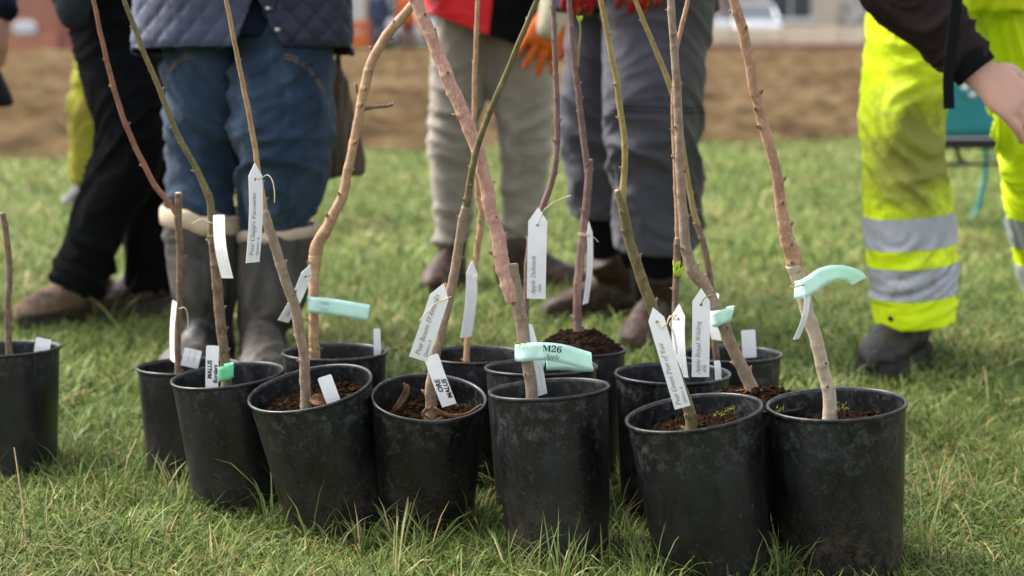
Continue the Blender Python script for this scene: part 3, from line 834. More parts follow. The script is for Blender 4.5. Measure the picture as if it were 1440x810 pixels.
    # ---- trousers
    if build_trousers:
        Tp = []
        for i in (0, 1):
            rr_ = tr_rad[i]
            pts = [hips[i] + Vector((0, 0, .02)), hips[i] * .6 + knees[i] * .4, knees[i], (knees[i] + ankles[i]) / 2, ankles[i] + (knees[i] - ankles[i]).normalized() * (hem_up[i] - .085)]
            Tp.append(loft(rows(pts, rr_), n=28, sub=5, round_ends=False))
        wt = max(abs((hips[1] - hips[0]).dot(lat)) / 2 + .1, .165)
        Tp.append(loft(rows([pel - Vector((0, 0, .12)), pel - Vector((0, 0, .03)), pel + Vector((0, 0, .10)), pel + Vector((0, 0, .17))], [(wt * .8, .10), (wt, .128), (wt * .95, .122), (wt * .88, .115)]), n=28, sub=4, ref=lat, round_ends=False))
        tm = remesh(Tp, tr_voxel, 4)
        displace(tm, folds(amp, seed, 6.5, 13, zones))
        out['trousers'] = link('trousers', tm, M[tr_mat], P)
    # ---- jacket
    if jk_mat:
        ra, rb = jacket_r
        J = [loft(rows([Vector((pel.x, pel.y, 0)) * 1 + Vector((0, 0, hem_z)) if tdir.z > .9 else pel + tdir * (hem_z - pel.z), pel + tdir * .16, pel + (up - pel) * .65, up - tdir * .03, up + tdir * .05],
                       [(ra, rb), (ra * .97, rb * .97), (ra * 1.0, rb * 1.0), (.165, .11), (.07, .07)]), n=36, sub=5, ref=lat, round_ends=False)]
        for i in (0, 1):
            a = arms[i]
            J.append(loft(rows([sh[i] + (up - sh[i]) * .3, sh[i] + (a[1] - sh[i]) * .15, a[1], a[2] - (a[2] - a[1]).normalized() * .02], [.078, .078, .065, .05]), n=20, sub=5))
        jm = remesh(J, .009, 4)
        displace(jm, folds(.012, seed + 5, 7, 11))
        out['jacket'] = link('jacket', jm, M[jk_mat], P)
    # ---- boots
    out['boots'] = []
    if boots_mat:
        for i in (0, 1):
            out['boots'].append(boot(P, feet[i], headings[i], (ankles[i].x, ankles[i].y, min(.21, max(.17, ankles[i].z + .03))), boots_mat[i] if isinstance(boots_mat, (list, tuple)) else boots_mat, shaft_r=shaft_r, scale=boot_scale))
    return out
V = Vector
def gp(px, py): return gnd(px, py)

# --- wellington wearer in open quilted jacket (stands close behind the pots, at the left)
Yw = 3.9
h4 = [at(293, 10, Yw + .03), at(397, 10, Yw - .01)]
k4 = [at(288, 225, Yw + .04), at(396, 225, Yw - .05)]
a4 = [at(284, 330, Yw), at(390, 340, Yw)]
f4 = [V((a4[0].x + .005, Yw, 0)), V((a4[1].x - .035, Yw - .03, 0))]
p4 = person('person in blue jeans, wellingtons and an open navy quilted jacket', h4, k4, [V((f4[0].x, Yw, .09)), V((f4[1].x, Yw, .09))], 0.0, [(-.15, -1), (.12, -1)],
            'jeans', None, None, None, build_trousers=False, feet=f4, hand_args={},
            arms=[[V(), at(190, -130, Yw + .05), at(268, -95, Yw - .24)], [V(), at(500, -130, Yw + .05), at(420, -90, Yw - .24)]])
P4 = p4['P']
jp = [loft(rows([h4[i] + V((0, 0, .03)), h4[i] * .55 + k4[i] * .45, k4[i], a4[i] + V((0, 0, .05)), a4[i] - V((0, 0, .06))], [(.112, .125), ((.100, .120)[i], .12), ((.094, .112)[i], .11), ((.079, .077)[i], .079), (.066, .066)]), n=30, sub=5, round_ends=False) for i in (0, 1)]
pel4 = (h4[0] + h4[1]) / 2
jp.append(loft(rows([pel4 + V((0, 0, -.10)), pel4 + V((0, 0, -.02)), pel4 + V((0, 0, .12))], [(.15, .10), (.185, .13), (.17, .125)]), n=30, sub=4, round_ends=False))
jm = [remesh([q], .008, 3) for q in jp]
bmj = bmesh.new()
for q in jm: bmj.from_mesh(q)
jm = bpy.data.meshes.new('trousers'); bmj.to_mesh(jm); bmj.free()
jm.polygons.foreach_set('use_smooth', [True] * len(jm.polygons))
displace(jm, folds(.018, 3, 6.0, 10, [(.56, .10, .8), (.40, .06, .9), (.74, .06, .5)]))
jn = link('trousers', jm, M['jeans'], P4)
from mathutils.bvhtree import BVHTree
bv = BVHTree.FromPolygons([v.co for v in jm.vertices], [tuple(p.vertices) for p in jm.polygons])
for i in (0, 1):                     # pocket stitching
    c = h4[i]; sg = (-1, 1)[i]
    for dz in (0, .008):
        pts = []
        for t in np.linspace(0, 1, 7):
            x = c.x + sg * (.02 + .085 * t); z = .775 - .085 * t ** 2.2 - dz
            hit = bv.ray_cast(V((x, Yw - 1, z)), V((0, 1, 0)))[0]
            if hit is None: continue
            yy = hit.y - .0012
            pts.append((x, yy, z, .0011))
        if len(pts) > 3: tube_obj('pocket_seam', pts, M['stitch'], jn, n=5, sub=3)
# wellingtons
for i in (0, 1):
    top = V((a4[i].x, Yw, (.372, .348)[i]))
    b = boot(P4, f4[i], [(-.15, -1), (.12, -1)][i], top, 'welly', shaft_r=.091, scale=1.12, laces=False, tall=True)
    hl = (.034, .016)[i]
    prof = [(.089, -.012), (.0945, -.010), (.0965, hl * .3), (.095, hl * .8), (.090, hl), (.085, hl * .8), (.084, -.01)]
    lv, lf = lathe(prof, 40)
    lv = [(top.x + p[0] * 1.03 * (1 + .03 * noise.noise(V((p[0] * 40, p[1] * 40, i)))), top.y + p[1], top.z + p[2] + .010 * noise.noise(V((p[0] * 22, p[1] * 22, i * 5.0))) + (p[0] * (-.12, .1)[i])) for p in lv]
    link('rolled_lining', mesh('rolled_lining', lv, lf), M['lining'], b)
# sweater and quilted jacket, open at the front
upr4 = p4['up']
tor = remesh([loft(rows([V((pel4.x, Yw, .815)), V((pel4.x, Yw, 1.0)), V((pel4.x, Yw, 1.2)), upr4 - V((0, 0, .03)), upr4 + V((0, 0, .05))], [(.195, .145), (.19, .14), (.20, .14), (.15, .1), (.07, .07)]), n=36, sub=5, round_ends=False)], .010, 3)
link('sweater', displace(tor, folds(.008, 8, 6, 10)), M['dark_navy'], P4)
jk = loft(rows([V((pel4.x - .005, Yw, .765)), V((pel4.x, Yw, .9)), V((pel4.x, Yw, 1.15)), upr4 - V((0, 0, .02)), upr4 + V((0, 0, .06))], [(.262, .175), (.25, .17), (.235, .165), (.185, .125), (.085, .085)]), n=48, sub=6, round_ends=False)
s4 = [upr4 + V((q * .185, 0, -.04)) for q in (-1, 1)]
arm4 = [loft(rows([s4[i] + (upr4 - s4[i]) * .3, s4[i], p4['arms'][i][1], p4['arms'][i][2]], [.09, .085, .074, .058]), n=20, sub=5) for i in (0, 1)]
jme = remesh([jk] + arm4, .0075, 4)
def quilt(p, q):
    a = math.atan2(p.x - pel4.x, -(p.y - Yw)) * .22
    u, v = a / .062, (p.z - .77) / .062
    d1 = abs((u + v) % 1 - .5); d2 = abs((u - v) % 1 - .5)
    e = min(.5 - d1, .5 - d2)
    puff = min(1, max(0, e / .22)) ** .5
    hem = -.004 if .79 < p.z < .80 else 0
    return .007 * puff + hem + .009 * noise.noise(V((p.x * 9, p.y * 9, p.z * 7)))
displace(jme, quilt)
zt = V((0, 0, 1))
cz = .765
e1, e2 = at(328, 68, Yw - .17), at(354, 0, Yw - .17)
e3, e4 = at(394, 60, Yw - .17), at(363, 0, Yw - .17)
def edge_plane(a, b, sgn):
    d = (b - a).normalized(); n_ = d.cross(V((0, 1, 0))); return (a, n_ if n_.x * sgn > 0 else -n_)
hemL = (at(260, 66, Yw - .17), V((-.02, 0, 1))); hemR = (at(440, 66, Yw - .17), V((.02, 0, 1)))
front = (V((0, Yw - .02, 0)), V((0, -1, 0))); back = (V((0, Yw - .02, 0)), V((0, 1, 0)))
jl = cut(jme, [front, edge_plane(e1, e2, -1), hemL]); jr = cut(jme, [front, edge_plane(e3, e4, 1), hemR]); jb = cut(jme, [back, (V((0, 0, .77)), zt)])
JL = link('jacket_front', thicken(jl, .006), M['slate'], P4); JR = link('jacket_front', thicken(jr, .006), M['navy'], P4); link('jacket_back', thicken(jb, .006), M['navy'], P4)  # left front gets the lit copy of the navy quilt
for px, py in ((378, 12), (391, 42)):
    p = at(px, py, Yw - .178)
    v, f = loft([(p.x, p.y - .012, p.z, .006), (p.x, p.y + .03, p.z, .006)], n=12, sub=1)
    link('snap', mesh('snap', v, f), M['metal_bud'], JR)
# brown bag hanging at that person's side
def bag(name, top, w, hgt, d, mt, label, hang):
    e = empty(name, (top.x, top.y, top.z - hgt)); tag(e, label, 'bag')
    me = remesh([loft(rows([top, top - V((0, 0, hgt * .45)), top - V((0, 0, hgt * .85)), top - V((-.004, 0, hgt))], [(w * .45, d * .5), (w * .8, d * .9), (w, d), (w * .95, d * .8)]), n=24, sub=5, round_ends=False)], .007, 3)
    displace(me, folds(.014, 11, 13, 4)); link('pouch', me, M[mt], e)
    v, f = loft([(top.x - w * .3, top.y, top.z - .02, .008), (top.x - w * .1 + (hang.x - top.x) * .6, (top.y + hang.y) / 2, (top.z + hang.z) / 2, .007), (hang.x, hang.y, hang.z, .007), (top.x + w * .2 + (hang.x - top.x) * .5, (top.y + hang.y) / 2, (top.z + hang.z) / 2, .007), (top.x + w * .3, top.y, top.z - .02, .008)], n=8, sub=5)
    link('handle', mesh('handle', v, f), M[mt], e)
bag('tote_bag', at(462, 95, 4.12), .085, .275, .05, 'sack', 'brown striped cloth bag hanging beside the blue jeans', at(462, -60, 4.05))

# --- walker in black trousers and green coat (far left)
Yb = 4.4
p2 = person('person in black trousers and a dark green coat stepping left', [at(152, 5, Yb), at(192, 5, Yb + .2)], [at(186, 195, Yb - .05), at(212, 200, Yb + .2)], [at(108, 402, Yb), at(207, 405, Yb + .22)],
            R(-35), [(-.72, -.7), (-.5, -1)], 'black_cloth', [[(.118, .12), .108, .092, .080, .072], [(.118, .12), .105, .09, .078, .07]], 'green_coat', ['tan_boot', 'brown_boot'],
            hem_z=.838, jacket_r=(.19, .15), seed=2, feet=[gp(124, 450), gp(208, 440)], amp=.014, hand_args={0: 'none', 1: 'none'},
            arms=[[V((0, 0, 0)), at(84, -90, Yb - .16), at(102, 8, Yb - .2)], [V((0, 0, 0)), at(250, -130, Yb + .1), at(262, -20, Yb + .05)]])
tube_obj('cuff', rows([at(100, -25, Yb - .2), at(102, 8, Yb - .205), at(104, 24, Yb - .2)], [.045, .045, .038]), M['grey_fleece'], p2['P'], n=20)
# --- person behind in worn yellow trousers
Yy = 7.4
person('person in worn yellow trousers standing behind the black trousered person', [at(145, 10, Yy), at(215, 10, Yy)], [at(124, 150, Yy), at(234, 150, Yy)], [at(122, 255, Yy), at(236, 255, Yy)],
       0.0, [(-.2, -1), (.2, -1)], 'hivis_old', [[.095, .088, .08, .078, .08]] * 2, 'green_coat', 'black_boot', hem_z=.86, seed=4)
# --- person at the left edge, one hand in view
Yl = 4.7
w1 = at(2, 38, Yl)
p1 = person('person at the left edge with one bare hand hanging in view', [at(-130, 0, Yl), at(-60, 0, Yl)], [at(-135, 190, Yl), at(-58, 190, Yl)], [at(-136, 390, Yl), at(-60, 390, Yl)], 0.0, [(-.2, -1), (.2, -1)],
            'black_cloth', [[.115, .1, .085, .075, .07]] * 2, 'dark_navy', 'black_boot', seed=6, voxel=.008,
            arms=[[V(), at(-185, -110, Yl), at(-190, 30, Yl - .1)], [V(), at(-12, -100, Yl), at(2, 22, Yl - .05)]], hand_args={1: (V((-.05, -.1, -1)), V((1, -.2, 0)), -1, 1.0, .45)})
bag('hand_bag', at(-22, 82, Yl), .072, .145, .06, 'dark_bag', 'small dark green bag at the left edge', at(-2, 60, Yl - .06))

# --- person in stone grey trousers, red and black jacket
Yg = 5.2
p5 = person('person in stone grey trousers and a red and black jacket', [at(657, 15, Yg), at(728, 15, Yg)], [at(637, 205, Yg), at(737, 205, Yg)], [at(638, 340, Yg), at(735, 338, Yg)],
            0.0, [(-.25, -1), (.95, -.5)], 'stone_trousers', [[(.10, .115), .096, .078, .067, .062], [(.108, .115), .104, .088, .073, .064]], None, 'brown_boot',
            seed=7, amp=.013, feet=[V((at(634, 340, Yg).x, Yg - .02, 0)), V((at(738, 340, Yg).x, Yg - .05, 0))],
            arms=[[V(), at(575, -120, Yg), at(585, -10, Yg - .12)], [V(), at(800, -120, Yg - .02), at(781, -8, Yg - .22)]], hand_args={1: 'none'})
c5 = at(690, 20, Yg)
J5 = [loft(rows([V((c5.x, Yg, .70)), V((c5.x, Yg, .95)), V((c5.x, Yg, 1.2)), p5['up'] - V((0, 0, .03)), p5['up'] + V((0, 0, .05))], [(.225, .165), (.215, .16), (.22, .155), (.17, .11), (.075, .075)]), n=40, sub=5, round_ends=False)]
for i in (0, 1):
    a = p5['arms'][i]; s0 = p5['up'] + p5['lat'] * (.185 * (-1, 1)[i]) - V((0, 0, .04))
    J5.append(loft(rows([p5['up'] * .3 + s0 * .7, s0, a[1], a[2] - (a[2] - a[1]).normalized() * .05], [.08, .08, .066, .052]), n=20, sub=5))
j5 = remesh(J5, .008, 4); displace(j5, folds(.012, 9, 6, 9))
pa, pb = at(600, 18, Yg - .16), at(735, 66, Yg - .16)
hd = (pb - pa).normalized(); hem5 = (pa, V((0, 1, 0)).cross(hd) * (1 if V((0, 1, 0)).cross(hd).z > 0 else -1))
s1, s2 = at(686, 60, Yg - .16), at(697, -40, Yg - .16)
spl = edge_plane(s1, s2, -1)
jred = thicken(cut(j5, [hem5, spl]), .005); jblk = thicken(cut(j5, [hem5, (spl[0], -spl[1])]), .005)
link('jacket_front', jred, M['red'], p5['P']); link('jacket_side', jblk, M['black_cloth'], p5['P'])
wr = at(779, 12, Yg - .24)
gm = remesh(hand_parts(wr, at(750, 95, Yg - .26) - wr, V((.15, -1, .1)), -1, 1.15, .22, 1.25, .22), .005, 3)
g5 = link('glove', gm, M['orange_glove'], p5['P'])
tube_obj('cuff', rows([at(782, -30, Yg - .21), at(779, 10, Yg - .245), at(770, 42, Yg - .262)], [.047, .046, .036]), M['cream_knit'], g5, n=20)

# --- person in slate zip-off trousers and brown boots
Yn = 4.25
fr, fl = V((at(925, 400, 4.2).x, 4.28, 0)), V((at(868, 400, 4.55).x, 4.6, 0))
p6 = person('person in slate grey walking trousers, brown boots and red gloves', [at(862, -5, Yn + .2), at(925, -5, Yn)], [at(838, 150, Yn + .25), at(918, 150, Yn - .08)], [at(848, 300, Yn + .3), at(928, 338, Yn)],
            R(-20), [(-1, -.35), (-.35, -1)], 'slate_trousers', [[(.125, .125), .112, .10, .094, .096], [(.15, .14), .138, .126, .118, .118]], 'navy_coat', 'brown_boot', hem_z=.875, jacket_r=(.225, .17),
            seed=9, amp=.017, feet=[fl, fr], shaft_r=.058,
            arms=[[V(), at(770, -120, Yn), at(826, -70, Yn - .22)], [V(), at(1015, -120, Yn - .05), at(908, -74, Yn - .24)]], hand_args={0: 'none', 1: 'none'})
tm6 = p6['trousers'].data
for dz in (0, .012):                 # zip line above the knee
    zc = at(900, 138, Yn).z - dz
    zz = cut(tm6, [(V((0, 0, zc)), V((.04, 0, 1))), (V((0, 0, zc + .002)), V((-.04, 0, -1))), (at(856, 150, Yn - .1), V((1, 0, 0)))], .003, 'zip')
    link('zip', zz, M['black_cloth'], p6['trousers'])
for a, b_ in ((at(826, -72, Yn - .22), at(821, 25, Yn - .23)), (at(908, -75, Yn - .24), at(898, 25, Yn - .25))):
    gm = remesh(hand_parts(a, b_ - a, V((.1, -1, .1)), 1, 1.0, .55, 1.3, .12), .005, 3)
    link('glove', gm, M['red_glove'], p6['P'])
for i in (0, 1):
    b_ = p6['boots'][i]
    c = [fl, fr][i]; tp = [at(848, 285, Yn + .3), at(928, 325, Yn)][i]
    link('sock', mesh('sock', *loft([(c.x, c.y + .015, .15, .062), (c.x * .6 + tp.x * .4, c.y * .6 + tp.y * .4, .22, .068), (tp.x, tp.y, max(tp.z, .30), .072)], n=18, sub=4)), M['black_cloth'], p6['P'])

# --- bending worker in fluorescent trousers (right)
Yh = 3.97
fH = [V((at(1282, 480, Yh).x, Yh + .06, 0)), V((at(1490, 450, Yh + .3).x, Yh + .3, 0))]
wrist7 = at(1372, 99, Yh - .42)
p7 = person('person in fluorescent yellow trousers bending down with one bare hand', [at(1292, -15, Yh), at(1425, -15, Yh + .12)], [at(1270, 190, Yh - .03), at(1458, 190, Yh + .1)], [at(1287, 452, Yh), at(1500, 425, Yh + .3)],
            R(-25), [(-.62, -1), (-.4, -1)], 'hivis', [[(.125, .13), (.108, .115), (.094, .105), (.105, .112), (.100, .108)]] * 2, None, 'black_boot', torso_top=at(1275, -250, Yh - .30), seed=12, amp=.019,
            zones=((.60, .09, .55), (.30, .2, .1), (.10, .06, -.42)), feet=fH, voxel=.0065, shaft_r=.066, tr_voxel=.0075, boot_scale=1.14,
            arms=[[V(), at(1238, -55, Yh - .34), wrist7], [V(), at(1440, -220, Yh - .3), at(1470, -60, Yh - .35)]],
            hand_args={0: (at(1500, 200, Yh - .46) - wrist7, V((.25, -.85, .45)), -1, 1.22, .35, 1.16, .08)})
tm7 = p7['trousers'].data
midx = (at(1362, 300, Yh).x)
sl = V((.11, 0, 1))
for leg, sx in ((0, -1), (1, 1)):
    for yb0, yb1 in ((307, 352), (379, 424)):
        pxc = 1273 if leg == 0 else 1480
        Yc = Yh - .1 if leg == 0 else Yh + .12
        b0, b1 = at(pxc, yb0, Yc), at(pxc, yb1, Yc)
        link('reflective_band', cut(tm7, [(b1, V((-.09, 0, 1))), (b0, V((.09, 0, -1))), (V((midx, 0, 0)), V((sx, 0, 0)))], .0025, 'reflective_band'), M['band'], p7['trousers'])
pn = at(1253, 449, Yh - .108)
tube_obj('eyelet', [(pn.x, pn.y - .003, pn.z, .006), (pn.x, pn.y + .012, pn.z, .006)], M['lace'], p7['trousers'], n=10, sub=1)
up7, lat7 = p7['up'], p7['lat']
J7 = [loft(rows([p7['pel'] + V((0, 0, .06)), p7['pel'] * .6 + up7 * .4, p7['pel'] * .25 + up7 * .75, up7 + (up7 - p7['pel']).normalized() * .05], [(.20, .155), (.21, .16), (.20, .14), (.08, .08)]), n=36, sub=5, ref=lat7)]
for i in (0, 1):
    a = p7['arms'][i]; s0 = up7 + lat7 * (.185 * (-1, 1)[i])
    d = (a[2] - a[1]).normalized()
    J7.append(loft(rows([up7 * .35 + s0 * .65, s0, a[1], a[1] * .5 + a[2] * .5, a[2] - d * .045, a[2] - d * .005], [.092, .092, (.085, .08), (.074, .07), (.058, .05), (.047, .042)]), n=24, sub=6, round_ends=(i == 1)))
j7 = remesh(J7, .0065, 3); displace(j7, folds(.024, 14, 9, 14))
link('jacket', j7, M['sleeve'], p7['P'])
a, w = p7['arms'][0][1], wrist7
d7 = (w - a).normalized()
cf = link('cuff', mesh('cuff', *loft(rows([w - d7 * .035, w - d7 * .012, w + d7 * .004], [(.052, .047), (.05, .045), (.049, .044)]), n=28, sub=4, round_ends=False)), M['black_cloth'], p7['P'])
# strap hanging in front of the sleeve
sp = [at(1352, -60, Yh - .52), at(1346, 0, Yh - .52), at(1339, 60, Yh - .515), at(1334, 110, Yh - .51), at(1335, 153, Yh - .50)]
sp = [V(q[:3]) for q in catmull([tuple(p) for p in sp], 5)]
vs, fs = [], []
for p in sp:
    for q in (-1, 1):
        for t in (0, 1): vs.append(p + V((q * .0125, t * .003 + q * .004, 0)))
for i in range(len(sp) - 1):
    o = i * 4
    fs += [(o, o + 2, o + 6, o + 4), (o + 1, o + 5, o + 7, o + 3), (o, o + 4, o + 5, o + 1), (o + 2, o + 3, o + 7, o + 6)]
fs += [(0, 1, 3, 2), (len(vs) - 4, len(vs) - 2, len(vs) - 1, len(vs) - 3)]
link('strap', mesh('strap', vs, fs, False), M['strap'], p7['P'])

# --- two people far away at the field's end
M['far_blue'] = mat('faded_blue_cloth', (0.05, 0.065, 0.11), None, 8, 0.9)
M['far_orange'] = mat('orange_jacket', (0.62, 0.13, 0.035), None, 8, 0.7)
M['far_brown'] = mat('rust_trousers', (0.16, 0.05, 0.04), None, 8, 0.9)
for px, tr, jk, lb in ((533, 'far_blue', 'far_blue', 'far person in dark blue beside the bare tree trunk'), (574, 'far_brown', 'far_orange', 'far person in an orange jacket near the parked white car')):
    c = at(px, 72, 42.8); x = c.x
    person(lb, [V((x - .1, 42.8, .88)), V((x + .1, 42.8, .88))], [V((x - .11, 42.78, .5)), V((x + .11, 42.78, .5))], [V((x - .12, 42.8, .10)), V((x + .12, 42.8, .10))], 0.0, [(-.1, -1), (.1, -1)],
           tr, [[.1, .09, .08, .075, .07]] * 2, jk, 'black_boot', hem_z=.82, seed=int(px), voxel=.02, group='people far away', tr_voxel=.02)

# ================================================================== teal chair
def chair():
    c = gnd(1324, 318); x, y = c.x, c.y
    e = empty('garden_chair', (x, y, 0)); tag(e, 'teal plastic garden chair behind the fluorescent trousers', 'chair')
    sz = at(1360, 195, y).z
    w = .23
    # back shell, curved, facing away to the field
    vs, fs = [], []
    nx, nz = 14, 10
    for t in (0, .012):
        for j in range(nz + 1):
            for i in range(nx + 1):
                u = -1 + 2 * i / nx; v = j / nz
                vs.append((x + u * w * (1 - .1 * v), y - .18 - t + .05 * (u * u) - .10 * v, sz + .02 + v * .42 - .03 * u ** 4 * v))
    W = nx + 1; K = W * (nz + 1)
    for j in range(nz):
        for i in range(nx):
            a_ = j * W + i
            fs += [(a_, a_ + 1, a_ + W + 1, a_ + W), (K + a_, K + a_ + W, K + a_ + W + 1, K + a_ + 1)]
    for i in range(nx): fs += [(i, K + i, K + i + 1, i + 1), (nz * W + i, nz * W + i + 1, K + nz * W + i + 1, K + nz * W + i)]
    for j in range(nz): fs += [(j * W, (j + 1) * W, K + (j + 1) * W, K + j * W), (j * W + nx, K + j * W + nx, K + (j + 1) * W + nx, (j + 1) * W + nx)]
    bk = link('backrest', mesh('backrest', vs, fs), M['teal'], e)
    for px, py in ((1357, 123), (1368, 133)):  # white dots added to stand in for glints on the backrest
        p = at(px, py, y - .265)
        link('glint_dot', mesh('glint_dot', *loft([(p.x, p.y - .012, p.z, .010), (p.x, p.y + .05, p.z, .010)], n=12, sub=1)), M['white_paint'], bk)
    link('seat', box_mesh('seat', x - w, x + w, y - .2, y + .22, sz - .028, sz + .012, .012), M['black_plastic'], e)
    for sx in (-1, 1):
        for sy in (-1, 1):
            p = [(x + sx * (w - .012), y + sy * .17, sz - .02, .011), (x + sx * (w + .0), y + sy * .19, sz * .55, .011), (x + sx * (w - .02), y + sy * .22, .05, .011), (x + sx * (w - .045), y + sy * .24, .0, .011)]
            tube_obj('leg', p, M['teal'], e, n=10)
        tube_obj('side_rail', [(x + sx * w, y - .19, sz - .09, .007), (x + sx * w, y + .19, sz - .09, .007)], M['black_plastic'], e, sub=1)
    tube_obj('crossbar', [(x - w, y - .19, sz - .09, .007), (x + w, y - .19, sz - .09, .007)], M['black_plastic'], e, sub=1)
    tube_obj('support', [(x + .02, y - .1, sz - .03, .009), (x + .02, y - .19, sz - .09, .009)], M['black_plastic'], e, sub=1)
chair()

# ================================================================== pots
def pot_profiles(h, r, rb):
    body = [(rb * .55, .006), (rb - .006, .0), (rb - .001, .003), (rb, .010), (rb + .0005, .018), (rb + .003, .019)]
    rt = r - .0022
    for k in range(1, 9): body.append((rb + .003 + (rt - rb - .003) * k / 8, .019 + (h - .005 - .019) * k / 8))
    inner = [(rt - .0022, h - .005), (rt - .0025, h - .03)]
    for k in range(1, 6): inner.append((rt - .0025 + (rb - .004 - rt + .0025) * k / 5, h - .03 + (.012 - h + .03) * k / 5))
    rim = [(r - .0024, h - .0068), (r + .0002, h - .0066), (r + .0010, h - .0056), (r + .0012, h - .0022), (r + .0006, h - .0006), (r - .0010, h), (r - .0030, h - .0004), (r - .0042, h - .0016), (r - .0045, h - .0066)]
    return body + inner, rim
POTS = {}
def soil_mesh(r, z, dome, seed, rough=.006, crumbs=220):
    rr = random.Random(seed)
    vs, fs = [], []
    nr, n = 16, 48
    for j in range(nr + 1):
        q = j / nr
        for k in range(n):
            t = 2 * math.pi * k / n
            x, y = q * r * math.cos(t), q * r * math.sin(t)
            zz = z + dome * (1 - q ** 2.5) + rough * fbm((x + seed, y, 0), 45, 3)
            vs.append((x, y, zz))
    for j in range(nr):
        for k in range(n): fs.append((j * n + k, j * n + (k + 1) % n, (j + 1) * n + (k + 1) % n, (j + 1) * n + k))
    me = mesh('soil', vs, fs)
    cv, cf = [], []
    for _ in range(crumbs):
        q, t = r * math.sqrt(rr.random()) * .97, rr.uniform(0, 6.283)
        s = rr.uniform(.0015, .0052) * (1 if rr.random() > .12 else 1.7)
        x, y = q * math.cos(t), q * math.sin(t)
        c = V((x, y, z + dome * (1 - (q / r) ** 2.5) + rough * fbm((x + seed, y, 0), 45, 3) + s * .3))
        el = V((rr.uniform(.6, 2.0), rr.uniform(.5, 1.2), rr.uniform(.4, 1)))
        ro = Matrix.Rotation(rr.uniform(0, 6.28), 3, 'Z') @ Matrix.Rotation(rr.uniform(-.6, .6), 3, 'X')
        i = len(cv)
        for a_ in ((1, 0, 0), (-1, 0, 0), (0, 1, 0), (0, -1, 0), (0, 0, 1), (0, 0, -1)):
            cv.append(c + ro @ V((a_[0] * el.x * s * rr.uniform(.7, 1.2), a_[1] * el.y * s * rr.uniform(.7, 1.2), a_[2] * el.z * s)))
        cf += [(i, i + 2, i + 4), (i + 2, i + 1, i + 4), (i + 1, i + 3, i + 4), (i + 3, i, i + 4), (i + 2, i, i + 5), (i + 1, i + 2, i + 5), (i + 3, i + 1, i + 5), (i, i + 3, i + 5)]
    return me, mesh('crumbs', cv, cf, False)
def pot(key, rim_px, Y, w_px, base_dx=0.0, tilt=0.0, label='', soil=.035, dome=0.0, crumbs=520, smat='soil', hmax=None):
    """rim_px: rim centre in the photograph; tilt: degrees towards the camera; base_dx: base offset sideways in metres."""
    rc = at(rim_px[0], rim_px[1], Y)
    r = w_px * Y / FPX / 2
    tl = R(tilt)
    by = Y + math.sin(tl) * rc.z
    base = V((rc.x + base_dx, by, 0)); base.z = ground_z(base.x, base.y) - .006
    ax = rc - base; h = ax.length; ax.normalize()
    q = V((0, 0, 1)).rotation_difference(ax)
    e = empty('plant_pot', base); e.rotation_mode = 'QUATERNION'; e.rotation_quaternion = q
    tag(e, label, 'pot', 'black plastic tree pots on the grass')
    sd = sum(map(ord, key))
    ph = sd * 1.7
    def wob(t, z): return .012 * math.sin(2 * t + ph) * (z / h) + .004 * math.sin(3 * t + ph * 2) * (z / h)
    bd, rm = pot_profiles(h, r, r * .825)
    T = Matrix.Translation(base) @ q.to_matrix().to_4x4()
    def child(nm, me, m_, par=e):
        o = bpy.data.objects.new(nm, me); COL.objects.link(o); me.materials.append(m_); o.parent = par
        return o
    pb_ = mesh('pot_body', *lathe(bd, 72, wob)); pb_.set_sharp_from_angle(angle=R(28))
    child('pot_body', pb_, M['pot'])
    child('rim', mesh('rim', *lathe(rm, 72, wob)), M['pot'])
    zs = h - soil
    ri = (r - .009) - (r * .14) * (soil / h)
    sm, cm = soil_mesh(ri, zs, dome, sd, crumbs=crumbs)
    so = child('soil', sm, M[smat])
    cr = child('crumbs', cm, M['crumb' if smat == 'soil' else smat], so); cr['kind'] = 'stuff'
    POTS[key] = dict(e=e, T=T, base=base, h=h, r=r, zs=zs, Y=Y, child=child, rb=r * .825, soil=so)
    return e
pot('A', (2, 489), 3.13, 165, .005, -4, 'black pot cut off by the left edge of the photo', .03)
pot('B', (266, 513), 3.09, 148, .002, -3, 'dull black pot leftmost in the cluster, half hidden behind its neighbour', .03)
pot('C', (320, 526), 2.90, 160, .02, 1, 'black pot with green tape curl and handwritten white tag', .05)
pot('D', (436, 544), 2.753, 180, .045, 9, 'black pot leaning forward with a blank white tag in its soil', .034)
pot('E', (603, 557), 2.734, 168, -.012, 12, 'black pot tipped towards the viewer showing roots and a dead leaf', .040)
pot('F', (772, 545), 2.63, 175, .018, -4, 'scuffed black pot under the mint tape printed M26', .07)
pot('G', (975, 578), 2.526, 196, .040, 1, 'muddy black pot leaning left with yellow moss on its soil', .034)
pot('H', (1176, 566), 2.543, 198, .022, 0, 'large black pot at the right end of the front row', .040)
pot('I', (471, 493), 3.01, 152, 0, -3, 'black pot in the back row, standing before the wellingtons', .03)
pot('J', (668, 497), 3.08, 146, 0, -2, 'black back row pot holding the thin straight brown stem', .03)
pot('K', (761, 514), 2.885, 160, .005, -4, 'black pot directly behind the pot with the mint M26 tape', .05)
pot('L', (815, 489), 3.10, 134, 0, -3, 'smaller black pot heaped with dark crumbly compost', .004, .036, 420, 'dark_soil')
pot('M', (946, 523), 2.87, 168, 0, -2, 'black pot behind the muddy leaning pot, holding the stem with green buds', .06)
pot('N', (1026, 496), 3.05, 148, 0, -3, 'black pot farthest back on the right with a blank white tag', .05)
pot('O', (1066, 561), 2.70, 148, 0, 0, 'black pot mostly hidden between the two right hand front pots', .002, .016, 300, 'soil')

